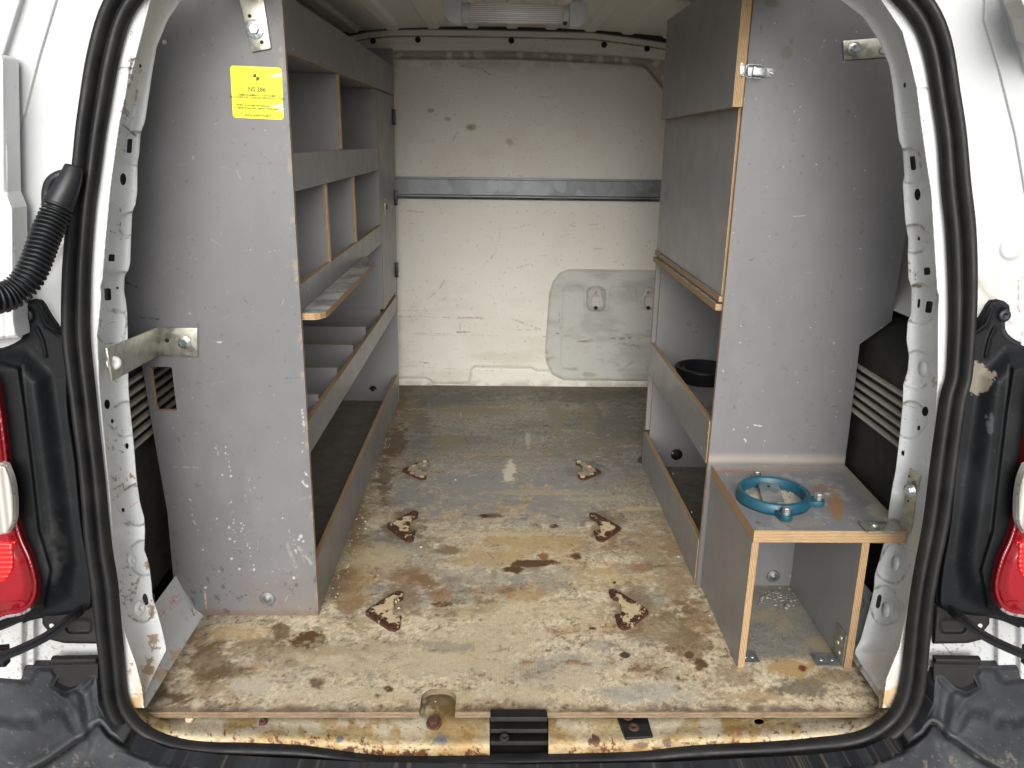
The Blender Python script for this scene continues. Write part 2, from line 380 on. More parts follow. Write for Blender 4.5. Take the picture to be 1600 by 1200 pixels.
# glass-like lenses
M['red'], N, L, b = mat('red_tail_lens', (.30, .004, .010), .12, coat=1)
st = N.new('ShaderNodeTexChecker'); st.inputs['Scale'].default_value = 420; tc = N.new('ShaderNodeTexCoord'); L.new(tc.outputs['Object'], st.inputs['Vector'])
L.new(mixn(N, L, st.outputs['Fac'], (.30, .003, .010), (.24, .002, .008)), b.inputs['Base Color']); b.inputs['Transmission Weight'].default_value = .0
M['redb'], N, L, b = mat('bright_red_reflector', (.85, .012, .012), .15, coat=1)
wv = N.new('ShaderNodeTexWave'); wv.bands_direction = 'Z'; wv.inputs['Scale'].default_value = 45; wv.inputs['Distortion'].default_value = .5; tc = N.new('ShaderNodeTexCoord'); L.new(tc.outputs['Object'], wv.inputs['Vector'])
L.new(mixn(N, L, wv.outputs['Fac'], (.55, .006, .008), (.95, .02, .015)), b.inputs['Base Color']); bump(N, L, b, wv.outputs['Fac'], .5, .002)
M['clear'], N, L, b = mat('clear_reversing_lens', (.62, .61, .58), .12, coat=1)
wv = N.new('ShaderNodeTexWave'); wv.bands_direction = 'X'; wv.inputs['Scale'].default_value = 30; tc = N.new('ShaderNodeTexCoord'); L.new(tc.outputs['Object'], wv.inputs['Vector'])
L.new(mixn(N, L, wv.outputs['Fac'], (.34, .32, .29), (.56, .54, .51)), b.inputs['Base Color']); bump(N, L, b, wv.outputs['Fac'], .4, .002)
M['tube'], N, L, b = mat('ribbed_clear_lamp_cover', (.62, .60, .60), .18, coat=.5)
wv = N.new('ShaderNodeTexWave'); wv.bands_direction = 'Z'; wv.inputs['Scale'].default_value = 75; wv.inputs['Distortion'].default_value = 1.2; tc = N.new('ShaderNodeTexCoord'); L.new(tc.outputs['Object'], wv.inputs['Vector'])
L.new(ramp(N, L, wv.outputs['Fac'], [(.12, (.55, .52, .53)), (.4, (.92, .89, .89)), (.9, (.97, .96, .96))]), b.inputs['Base Color'])
M['drop'], N, L, b = mat('water_drop', (.72, .73, .75), .12); b.inputs['Transmission Weight'].default_value = .9; b.inputs['IOR'].default_value = 1.33
M['ground'], N, L, b = mat('pale_ground_bounce', (.3, .3, .3), .9)  # unseen ground, made pale to bounce more light up to the roof
L.new(ramp(N, L, nz(N, L, 40, 8, .8), [(.3, (.26, .26, .255)), (.7, (.36, .36, .35))]), b.inputs['Base Color'])

# ------------------------------------------------------------------ ground
mobj('ground', [(-60, -60, -.55), (60, -60, -.55), (60, 60, -.55), (-60, 60, -.55)], [[0, 1, 2, 3]], M['ground'], kind='structure')

# ================================================================== VAN
van = thing('van', 'open rear of a white van with black door seal, red tail lamps and grey bumper', 'van', loc=(.04, 1.0, -.55))
SL = .12; Y_SEAL = 1.02
def interp(pts):
    p = sorted([(b, a) for a, b in pts]); yy = [q[0] for q in p]; xx = [q[1] for q in p]
    return lambda v: np.interp(v, yy, xx)
AL = [(255, -50), (230, -20), (217, 0), (197, 32), (185, 75), (175, 120), (167, 170), (160, 207), (150, 287), (147, 300), (142, 350), (137, 425), (136, 487), (136, 525), (142, 587), (144, 600), (150, 662), (160, 750), (167, 825), (175, 887), (179, 900), (185, 975), (190, 1025), (194, 1075), (200, 1107)]
ABOT = [(225, 1137), (250, 1150), (300, 1162), (400, 1165), (475, 1168), (540, 1177), (612, 1184), (762, 1183), (800, 1182), (900, 1180), (1000, 1177), (1062, 1170), (1125, 1166), (1200, 1163), (1275, 1157), (1337, 1150), (1375, 1132)]
AR = [(1362, -40), (1385, -18), (1400, 0), (1432, 37), (1450, 87), (1460, 150), (1470, 212), (1476, 300), (1482, 350), (1486, 425), (1487, 500), (1482, 600), (1465, 662), (1457, 725), (1450, 807), (1432, 900), (1422, 962), (1417, 1012), (1410, 1070), (1400, 1105)]
AR[12:] = [(1477, 600), (1465, 675), (1457, 735), (1447, 815), (1431, 900), (1422, 962), (1417, 1012), (1410, 1070), (1400, 1105)]
CL = [(225, -50), (205, -20), (185, 0)][:0]+[(262, -50), (238, -10), (235, 0), (220, 60), (207, 110), (187, 190), (175, 275), (172, 300), (165, 375), (157, 475), (152, 525), (155, 600), (162, 675), (172, 775), (177, 850), (190, 975), (212, 1037), (222, 1075), (226, 1110)]
CR = [(1350, -40), (1385, 12), (1410, 50), (1420, 87), (1432, 137), (1440, 200), (1450, 270), (1455, 300), (1461, 400), (1466, 475), (1465, 600), (1460, 675), (1450, 750), (1440, 825), (1430, 887), (1418, 950), (1405, 1012), (1385, 1060), (1378, 1110)]
BL = [(330, -50), (300, -20), (283, 0), (262, 30), (247, 66), (244, 74), (243, 80), (237, 115), (226, 190), (219, 208), (217, 240), (214, 256), (214, 300), (211, 320), (206, 330), (205, 355), (204, 375), (203, 410), (200, 423), (194, 430), (193, 455), (196, 470), (198, 485), (199, 515), (200, 600), (201, 620), (204, 650), (209, 700), (213, 750), (218, 785), (225, 810), (226, 830), (225, 860), (232, 880), (236, 910), (238, 935), (245, 955), (252, 980), (260, 1015), (240, 1055), (228, 1080), (226, 1110)]
BR = [(1275, -40), (1300, -12), (1315, 0), (1350, 27), (1375, 65), (1390, 102), (1395, 130), (1405, 220), (1411, 232), (1414, 275), (1411, 287), (1412, 300), (1415, 345), (1420, 375), (1419, 400), (1420, 435), (1425, 450), (1424, 492), (1419, 502), (1417, 532), (1421, 557), (1419, 580), (1415, 592), (1412, 600), (1411, 632), (1407, 675), (1400, 737), (1395, 760), (1389, 800), (1384, 840), (1376, 870), (1367, 900), (1366, 920), (1360, 947), (1352, 975), (1345, 1000), (1335, 1020), (1350, 1045), (1374, 1080), (1374, 1110)]
WHITE = np.array([.63, .65, .66])
TAN = lin(150, 130, 100); RUSTC = lin(105, 65, 40); DIRT = lin(125, 118, 105)
def chips(c, u, v, Ls, sc=.16, seed=0):
    n = fbm(u, v, sc, 5, seed, .68)
    for (x, y, rx, ry, k, cc) in Ls:
        w = np.exp(-((u-x)/rx)**2-((v-y)/ry)**2); m = ss(0, .03, n-(1-.58*w*k)); c = mixc(c, m*.95, cc)
    return c
def draw(c, u, v, Ls, seed=3):          # strokes: (x0,y0,x1,y1,width,colour,alpha)
    shp = c.shape; c = c.reshape(-1, 3); U = u.ravel(); V_ = v.ravel(); n = fbm(U, V_, .3, 3, seed)
    for (x0, y0, x1, y1, w, cc, al) in Ls:
        pad = w*2+1; m = np.nonzero((U > min(x0, x1)-pad) & (U < max(x0, x1)+pad) & (V_ > min(y0, y1)-pad) & (V_ < max(y0, y1)+pad))[0]
        if not len(m): continue
        d = sdline(U[m], V_[m], [(x0, y0), (x1, y1)]); k = ss(w, w*.3, d)*al*ss(.32, .6, n[m]+.03)
        c[m] = c[m]*(1-k[:, None])+np.asarray(cc)*k[:, None]
    return c.reshape(shp)

SURF = {}
def snorm(side, x, y):
    f = SURF[side]; a = f(x+3, y)-f(x-3, y); b = f(x, y+3)-f(x, y-3); n = np.cross(a, b); n /= np.linalg.norm(n); return n if n[1] < 0 else -n
def pillar(side, A, C, B, pockets, holes, clusters, seams, lines):
    fa, fc, fb = interp(A), interp(C), interp(B)
    y0, y1 = -40, 1108
    ys = np.arange(y0, y1, 6.)
    poly = [(float(fa(y))-side*8, y) for y in ys]+[(float(fb(y)), y) for y in ys[::-1]]
    hs_ = holes
    def sdf(u, v):
        s = sdpoly(u, v, poly)
        for (kind, x, y, w, h, a) in hs_:
            w *= 1.3; h *= 1.12
            q = sdbox(u, v, x, y, w, h, .5, a) if kind == 'r' else sdell(u, v, x, y, w/2, h/2)
            s = np.maximum(s, -q)
        return s
    def depth(u, v):
        a, c_, b = fa(v), fc(v), fb(v); w1 = np.clip((u-a)/(c_-a+1e-6*side), -.5, 1); w2 = np.clip((u-c_)/(b-c_+1e-6*side), 0, 1)
        dd = .02+(.062 if side > 0 else .07+.06*ss(770, 820, v))*ss(1118, 1000, v); return Y_SEAL+.010+w1*.006+dd*(1-(1-w2)**2.3)
    def hgt(u, v):
        h = 0*u
        for (x, y, w, hh, a, d) in pockets: h = h+d*2.1*ss(1.8, -1.4, sdbox(u, v, x, y, w, hh, min(w, hh)*.42, a))
        for s_ in seams: h = h+.0022*ss(2.2, .4, sdline(u, v, s_))
        h = h+.0003*(fbm(u, v, .02, 3, 5)-.5)
        cr = fc(v); h = h-.0025*np.exp(-((u-cr)/3.)**2)
        return h
    def pos(u, v, h): return pY(u, v, depth(u, v)+h, SL)
    def colr(u, v, P):
        c = np.ones(u.shape+(3,))*WHITE; c = chips(c, u, v, clusters)
        for (x, y, w, hh, a, d) in pockets:
            q = np.abs(sdbox(u, v, x, y, w, hh, min(w, hh)*.42, a)); m = ss(3, .5, q)*ss(.56, .7, fbm(u, v, .12, 4, 8)); c = mixc(c, m*.75, TAN*.7)
        lowd = ss(980, 1100, v)*ss(.35, .6, fbm(u, v, .05, 5, 4)); c = mixc(c, lowd*.6, lin(185, 165, 130))
        m = ss(.76, .82, fbm(u, v, .45, 3, 6))*.5; c = mixc(c, m, DIRT)
        return draw(c, u, v, lines)
    xs = [p[0] for p in poly]
    o = sheet('door_pillar', (min(xs)-3, max(xs)+3), (y0, y1), sdf, pos, hgt, colr, M['whitev'], van, thick=.0016, nu=int((max(xs)-min(xs))/1.25), nv=860, flip=False)
    inner = [(float(fa(y))-side*6, y) for y in ys]+[(float(fb(y))-side*9, y) for y in ys[::-1]]
    sheet('hole_shade_sheet', (min(xs)-8, max(xs)+8), (y0, y1), lambda u, v: sdpoly(u, v, inner), lambda u, v, h: pY(u, v, depth(u, v)+.024, SL), None, None, M['dark'], o, nu=60, nv=200)  # added dark sheet behind the pillar, so its holes look fully shaded
    o.data['n'] = 1; SURF[side] = lambda x, y: pos(np.array(float(x)), np.array(float(y)), hgt(np.array(float(x)), np.array(float(y))))
    return o
PL_L = pillar(1, AL, CL, BL,
    [(212, 232, 34, 52, 6, .006), (203, 350, 38, 34, -18, .005), (188, 457, 56, 62, -12, .007), (176, 512, 40, 56, 15, .003), (196, 655, 52, 50, -38, .006), (212, 790, 50, 62, -38, .007), (225, 872, 50, 52, -45, .007), (226, 935, 34, 74, 14, .005), (205, 150, 16, 118, 9, .003)],
    [('r', 202, 228, 6.5, 20, 4), ('e', 192, 280, 8, 17, 0), ('r', 174, 403, 8, 10, 3), ('r', 168, 460, 8.5, 17, -3), ('r', 183, 455, 3.4, 13, 2), ('e', 187, 350, 3.5, 8, 0), ('e', 219, 103, 3.4, 8, 0), ('e', 167, 632, 7.5, 14, 8), ('e', 175, 658, 4, 8.5, 5), ('e', 198, 697, 4.4, 9.5, 5), ('e', 192, 797, 4.2, 8.5, 5)],
    [(206, 52, 5, 12, 1, lin(140, 125, 95)), (203, 120, 9, 50, .88, lin(130, 128, 122)), (196, 175, 9, 25, 1.0, lin(125, 122, 116)), (188, 325, 8, 7, .9, DIRT), (188, 368, 12, 4, 1, DIRT), (172, 545, 10, 8, 1.05, lin(170, 160, 140)),
     (205, 745, 22, 12, .9, lin(150, 110, 80)), (200, 818, 14, 6, 1.05, TAN), (232, 880, 8, 12, 1.15, TAN), (236, 955, 9, 20, 1.2, TAN), (240, 1005, 14, 22, 1.25, TAN), (232, 1045, 16, 26, 1.1, lin(140, 115, 85)), (205, 1045, 14, 20, .95, lin(140, 130, 120)), (212, 1100, 16, 26, 1.35, lin(190, 150, 95)), (180, 700, 30, 150, .62, DIRT), (200, 920, 30, 90, .72, DIRT)],
    [[(160, 105), (182, 106), (207, 108)]], [(192, 195, 212, 212, 2, lin(80, 75, 68), .9), (172, 361, 182, 365, 1.4, lin(90, 80, 70), .9), (188, 373, 201, 372, 1.2, lin(90, 85, 80), .8), (176, 766, 192, 756, 1.6, lin(110, 75, 45), .9), (192, 756, 194, 766, 1.6, lin(110, 75, 45), .9), (194, 766, 212, 755, 1.8, lin(110, 75, 45), .9), (203, 793, 215, 784, 1.2, lin(200, 90, 130), .7), (168, 506, 180, 502, 1.3, lin(150, 150, 145), .8), (155, 528, 163, 538, 1.6, lin(130, 125, 110), .8), (163, 538, 180, 536, 1.6, lin(130, 125, 110), .8), (180, 536, 197, 520, 1.4, lin(150, 140, 120), .8)])
PL_R = pillar(-1, AR, CR, BR,
    [(1422, 259, 32, 54, -6, .006), (1429, 373, 36, 44, -10, .006), (1438, 475, 50, 62, 18, .007), (1432, 578, 44, 58, 16, .004), (1422, 656, 50, 56, 38, .006), (1398, 880, 46, 62, 30, .005), (1382, 946, 44, 60, -20, .005)],
    [('e', 1414, 133, 3.6, 9, 0), ('r', 1427, 255, 7, 19.5, -6), ('e', 1434, 304, 8, 17, 0), ('e', 1436, 373, 3.6, 8, 0), ('r', 1449, 424, 8, 10.5, -3), ('r', 1452, 480, 8.5, 16.5, 8), ('r', 1436, 474, 3.6, 13, 5), ('e', 1446, 643, 8.5, 14, 0), ('e', 1436, 669, 4.2, 8.5, 0), ('e', 1411, 708, 4.2, 9.5, 0)],
    [(1459, 597, 5, 12, 1.35, lin(150, 130, 90)), (1423, 500, 6, 5, 1.2, TAN), (1436, 447, 14, 4, 1.05, TAN), (1421, 425, 4, 50, .9, TAN), (1430, 420, 9, 30, .75, DIRT), (1414, 592, 6, 12, .95, TAN), (1385, 1092, 16, 20, 1.35, lin(190, 150, 95)), (1400, 1085, 12, 22, 1.2, lin(200, 175, 130)), (1445, 200, 9, 30, .7, DIRT)],
    [[(1423, 104), (1427, 130), (1432, 139), (1457, 139)]], [(1438, 595, 1446, 587, 1.2, lin(140, 135, 120), .6), (1388, 1062, 1393, 1057, .8, lin(150, 145, 140), .6), (1432, 638, 1412, 632, 1.2, lin(120, 115, 100), .6)])
def bolt_at(name, p, axis, r, h, m, parent, washer=1.7, n=6, mw=None):
    F_ = frame(p, axis)
    pr = [(r*washer, 0), (r*washer, h*.18), (r*washer*.95, h*.25)]
    bm = bmesh.new()
    ring0 = None
    def ringv(rr, z, k): return [bm.verts.new(F_ @ Vector((rr*cos(2*pi*j/k), rr*sin(2*pi*j/k), z))) for j in range(k)]
    a, b_, c_ = ringv(r*washer, 0, 24), ringv(r*washer, h*.2, 24), ringv(r*washer*.9, h*.27, 24)
    for q1, q2 in ((a, b_), (b_, c_)):
        for j in range(24): bm.faces.new((q1[j], q1[(j+1) % 24], q2[(j+1) % 24], q2[j]))
    bm.faces.new(c_)
    a, b_, c_ = ringv(r, h*.2, n), ringv(r, h*.9, n), ringv(r*.86, h, n)
    for q1, q2 in ((a, b_), (b_, c_)):
        for j in range(n): bm.faces.new((q1[j], q1[(j+1) % n], q2[(j+1) % n], q2[j]))
    bm.faces.new(c_)
    return bmobj(name, bm, m, parent, smooth=30)
def dome_at(name, p, axis, r, h, m, parent, n=20, dent=True):
    pr = [(r, 0), (r*.98, h*.35), (r*.85, h*.75), (r*.6, h), (r*.3, h)]+([(r*.25, h*.5), (r*.001, h*.5)] if dent else [(.0001, h)])
    return lathe(name, pr, m, parent, n=n, M=frame(p, axis))
TOC = (0, -1, .1)
for sd_, pl, pts in ((1, PL_L, [(205, 877, .011), (218, 950, .0125)]), (-1, PL_R, [(1443, 576, .0115), (1400, 880, .0125), (1385, 953, .0125)])):
    for (x, y, r) in pts: dome_at('bolt', SURF[sd_](x, y)+snorm(sd_, x, y)*-.003, snorm(sd_, x, y), r*1.05, .007, M['white'], pl)
for sd_, pl, (x, y) in ((1, PL_L, (227, 936)), (-1, PL_R, (1373, 940))):
    o = dome_at('rubber_plug', SURF[sd_](x, y)+snorm(sd_, x, y)*-.001, snorm(sd_, x, y), .0150, .0016, M['dark'], pl, dent=False); 
for pl, (x, y) in ((PL_L, (178, 567)),): dome_at('bolt', pY(x, y, 1.118), (.55, -.8, .1), .0105, .005, M['white'], pl)

# ---- closed loop of the rubber seal
def offs(P, d):
    P = np.asarray(P, float); T = np.roll(P, -1, 0)-np.roll(P, 1, 0); T /= np.linalg.norm(T, axis=1)[:, None]
    n = np.array([0, -1, SL]); n /= np.linalg.norm(n); N = np.cross(T, n); return P+N*d, N, n
topc = [(1335, -62), (1290, -82), (1200, -96), (1000, -106), (800, -110), (600, -108), (420, -96), (330, -84), (285, -68)]
loop = AL[2:]+ABOT+AR[::-1][:-2]+topc
LP = np.array([pY(x, y, Y_SEAL, SL) for x, y in loop]); LP = smooth_path(LP, 360, True)
for _ in range(3): LP = .25*np.roll(LP, 1, 0)+.5*LP+.25*np.roll(LP, -1, 0)
ctr = LP.mean(0); _, Nn, nn_ = offs(LP, 0); sgn = 1 if np.mean(np.sum((LP-ctr)*Nn, 1)) > 0 else -1
prof = [(-.004, -.006), (-.0025, .004), (.001, .0095), (.006, .0125), (.011, .011), (.0145, .006), (.016, .001), (.0175, .004), (.019, .0105), (.0235, .0165), (.029, .0185), (.0345, .016), (.038, .0105), (.0395, .004), (.0415, .0035), (.0425, .001), (.0425, -.008)]
ii = np.arange(len(LP)); wob = 1+.05*np.sin(ii*.21)+.04*np.sin(ii*.077+1)
Vs = np.concatenate([[LP[i]+sgn*Nn[i]*(a*.78+.001)*wob[i]+nn_*b_*.9 for a, b_ in prof] for i in range(len(LP))]); m_ = len(prof); n_ = len(LP)
F = np.array([[i*m_+j, ((i+1) % n_)*m_+j, ((i+1) % n_)*m_+j+1, i*m_+j+1] for i in range(n_) for j in range(m_-1)])
mobj('door_seal', Vs, F, M['rubber'], van, smooth=True)

# ---- sill under the floor edge
abx = [p[0] for p in AL[-4:]+ABOT+AR[::-1][:4]]
spoly = [(210, 1098), (200, 1107), (222, 1141), (248, 1156)]+[(x, y+7) for x, y in ABOT[2:-1]]+[(1379, 1137), (1402, 1110), (1392, 1098)]+[(1300, 1085), (300, 1085)]
def sill_pos(u, v, h):
    d = ray(u, v); ts = (Y_SEAL+.004+SL*CH)/(d[..., 1]-SL*d[..., 2]); tf = (-.024-CH)/d[..., 2]
    edge = -sdpoly(u, v, spoly_out); w = ss(4, 42, edge); t = ts*(1-w)+tf*w
    return CC+d*t[..., None]-np.stack([0*h, 0*h, h], -1)
spoly_out = [(197, 900), (197, 1107), (222, 1141), (248, 1156)]+[(x, y+7) for x, y in ABOT[2:-1]]+[(1379, 1137), (1404, 1110), (1412, 900)]
def sill_col(u, v, P):
    X = u; n1 = fbm(u, v*1.6, .012, 5, 1); n2 = fbm(u, v, .06, 6, 2, .7); n3 = fbm(u, v, .09, 5, 3, .7)
    c = np.ones(u.shape+(3,))*lin(204, 184, 140)
    c = mixc(c, ss(.44, .6, n1)*.65, lin(182, 146, 90)); c = mixc(c, ss(.54, .70, n2)*.6, lin(172, 130, 70)); c = mixc(c, ss(.46, .56, fbm(u, v, .03, 5, 12))*ss(1175, 1135, v)*.6, lin(238, 230, 208))
    bot = spbot(u)-v                                  # px above the seal
    c = mixc(c, ss(-.02, .05, n3-.40-bot*.016)*np.maximum(ss(500, 530, u)*ss(770, 750, u), .35*ss(840, 900, u)*ss(1200, 1080, u)), lin(98, 62, 42))
    c = mixc(c, ss(-.02, .04, fbm(u, v, .11, 5, 22, .7)-.56-bot*.006), lin(120, 70, 40))
    c = mixc(c, ss(1134, 1112, v)*.85*ss(.2, .45, n2), lin(110, 86, 46))  # brown dirt tint, also painting the shade under the floor edge and notch
    for (x, y, rx, ry, cc) in [(688, 1155, 12, 9, lin(140, 138, 135)), (530, 1155, 5, 4, lin(120, 125, 130)), (488, 1158, 6, 3, lin(110, 80, 60)), (927, 1158, 8, 9, lin(110, 80, 60)), (1000, 1165, 10, 5, lin(125, 100, 80)), (1040, 1160, 10, 6, lin(120, 100, 85))]:
        c = mixc(c, ss(1.1, .8, np.hypot((u-x)/rx, (v-y)/ry)+2.6*(n3-.5)), cc)
    c = mixc(c, ss(.72, .78, fbm(u, v, .25, 4, 9))*.7, lin(100, 72, 48)); return c
_bx = interp([(y, x) for x, y in ABOT]); spbot = lambda u: np.interp(u, [p[0] for p in ABOT], [p[1] for p in ABOT])
def sill_sdf(u, v):
    s = sdpoly(u, v, spoly)
    s = np.maximum(s, -sdbox(u, v, 811, 1150, 92, 74, 2)); s = np.maximum(s, -sdell(u, v, 1186, 1126, 8, 5)); return s
sill = sheet('rear_sill', (194, 1414), (1055, 1194), sill_sdf, sill_pos,
    lambda u, v: -.0035*(fbm(u, v, .03, 4, 2)-.5)-.004*ss(.5, .6, fbm(u, v, .02, 2, 5))*0+.0006*fbm(u, v, .3, 3, 7), sill_col, M['rustv'], van, nu=810, nv=95, thick=.003, tvec=(0, .3, -1))
# latch well in the middle and small striker
box('latch_well', (pY(764, 1150, 1.05)[0], pY(858, 1150, 1.05)[0]), (1.005, 1.13), (-.085, -.055), M['dark'], sill)
for a_, b_ in ((1120, 1128), (1139, 1146), (1158, 1165)):
    q = [pY(766, a_, 1.03, SL*2), pY(856, a_, 1.03, SL*2), pY(856, b_, 1.03, SL*2), pY(766, b_, 1.03, SL*2)]
    prism('latch_rib', q, (0, .03, -.01), M['dark'], sill, bevel=.002)
dome_at('screw', pY(788, 1153, 1.02, SL*2), (0, -.5, 1), .008, .004, M['dark'], sill)
q = [pZ(x, y, -.018) for x, y in ((962, 1112), (1010, 1112), (1021, 1150), (977, 1152))]
st_ = prism('door_striker', q, (0, 0, -.012), M['blackpl'], sill, bevel=.003)
dome_at('rivet', pZ(990, 1137, -.018), (0, -.2, 1), .009, .003, M['rust'], st_); dome_at('rivet', pZ(981, 1121, -.018), (0, -.2, 1), .008, .003, M['rust'], st_)
bolt_at('bolt', pZ(678, 1131, -.022), (0, -.3, 1), .0085, .014, M['rust'], sill, washer=1.45, n=8)
dome_at('bolt', pZ(411, 1129, -.024), (0, -.2, 1), .007, .005, M['rust'], sill)
dome_at('bolt', pZ(297, 1124, -.022), (0, -.2, 1), .008, .007, M['cream'], sill)

# ---- outer jamb panels
def jamb(side):
    mx = (lambda x: x) if side > 0 else (lambda x: 1612-x)
    fa = interp(AL if side > 0 else AR); ys = np.arange(-110, 1075, 6.)
    poly = [(float(fa(np.clip(y, -48 if side > 0 else -38, 1104)))-side*36, y) for y in ys]+[(mx(-90), 1075), (mx(-90), -110)]
    if side > 0: steps = [[(96, -20), (90, 0), (66, 80), (62, 94), (40, 180), (36, 185), (18, 270), (8, 330)]]; cap = (30, 375, 20)
    else: steps = [[(1530, -20), (1537, 0), (1536, 32), (1560, 112), (1585, 212), (1600, 300), (1610, 340)]]; cap = (1578, 390, 18)
    st2 = [(mx(38), -10), (mx(35), 0), (mx(5), 95), (mx(-10), 130)] if side > 0 else [(1563, -20), (1567, 0), (1580, 50), (1600, 105), (1615, 150)]
    diag = [(95, 385), (72, 425), (45, 470)] if side > 0 else [(1526, 432), (1552, 465), (1580, 500)]
    def far(u, v, pl):                # positive on the outboard side of a line x(y)
        f = np.interp(v, [p[1] for p in pl], [p[0] for p in pl]); return (f-u)*side
    def hgt(u, v):
        h = -.004*ss(-4, 4, far(u, v, steps[0]))*ss(345, 300, v)
        h = h-.012*ss(-5, 5, far(u, v, st2))*ss(150, 100, v)
        h = h-.004*ss(3, -4, np.hypot(u-cap[0], v-cap[1])-cap[2]+2)
        h = h+.002*np.exp(-(sdline(u, v, steps[0])/1.6)**2)*ss(345, 300, v)-.003*np.exp(-(sdline(u, v, diag)/6)**2)
        h = h+.010*ss(0, 45, far(u, v, [(p[0]-side*28, p[1]) for p in zip(fa(ys), ys)])*1.0)*0
        h = h-.012*ss(.0, 1, ss(505, 520, v)*ss(mx(45), mx(30), u)) if side > 0 else h-.012*ss(525, 540, v)*ss(1585, 1597, u)
        if side > 0: h = h+.012*ss(52, 58, u)*ss(950, 960, v)
        else: h = h+.012*ss(1560, 1554, u)*ss(950, 960, v)
        return h
    def colr(u, v, P):
        c = np.ones(u.shape+(3,))*WHITE*.82
        c = mixc(c, ss(.56, .78, fbm(u, v, .02, 5, 31))*ss(330, 420, v)*.25, lin(200, 190, 165))
        c = mixc(c, np.exp(-(sdline(u, v, diag)/3.5)**2)*.5*ss(.3, .6, fbm(u, v, .1, 3, 4)), lin(170, 155, 125))
        c = mixc(c, ss(.66, .72, fbm(u, v, .3, 4, 9))*ss(930, 1000, v)*.7, lin(130, 115, 95))
        c = mixc(c, ss(2.2, .6, sdline(u, v, steps[0]))*.55*ss(345, 300, v), lin(120, 122, 122))
        if side < 0:
            c = draw(c, u, v, [(1592, 435, 1590, 480, 1.6, lin(150, 100, 60), .9), (1590, 480, 1594, 489, 1.6, lin(150, 100, 60), .9), (1592, 435, 1602, 434, 1.3, lin(150, 120, 90), .8), (1593, 540, 1598, 520, 2, lin(150, 90, 50), .9), (1472, 1005, 1485, 1020, 1.2, lin(110, 60, 45), .9), (1485, 1020, 1505, 1008, 1, lin(110, 60, 45), .9), (1485, 1020, 1495, 1026, 1, lin(110, 60, 45), .9), (1485, 1020, 1486, 1030, 1, lin(110, 60, 45), .9)])
        return c
    us = sorted((mx(-90), max(p[0] for p in poly) if side > 0 else min(p[0] for p in poly)))
    return sheet('door_jamb_panel', (us[0]-2, us[1]+2), (-112, 1077), lambda u, v: sdpoly(u, v, poly), lambda u, v, h: pY(u, v, Y_SEAL+.012+h, SL), hgt, colr, M['whitev'], van, thick=.002, nu=150, nv=600)
JL = jamb(1); JR = jamb(-1)

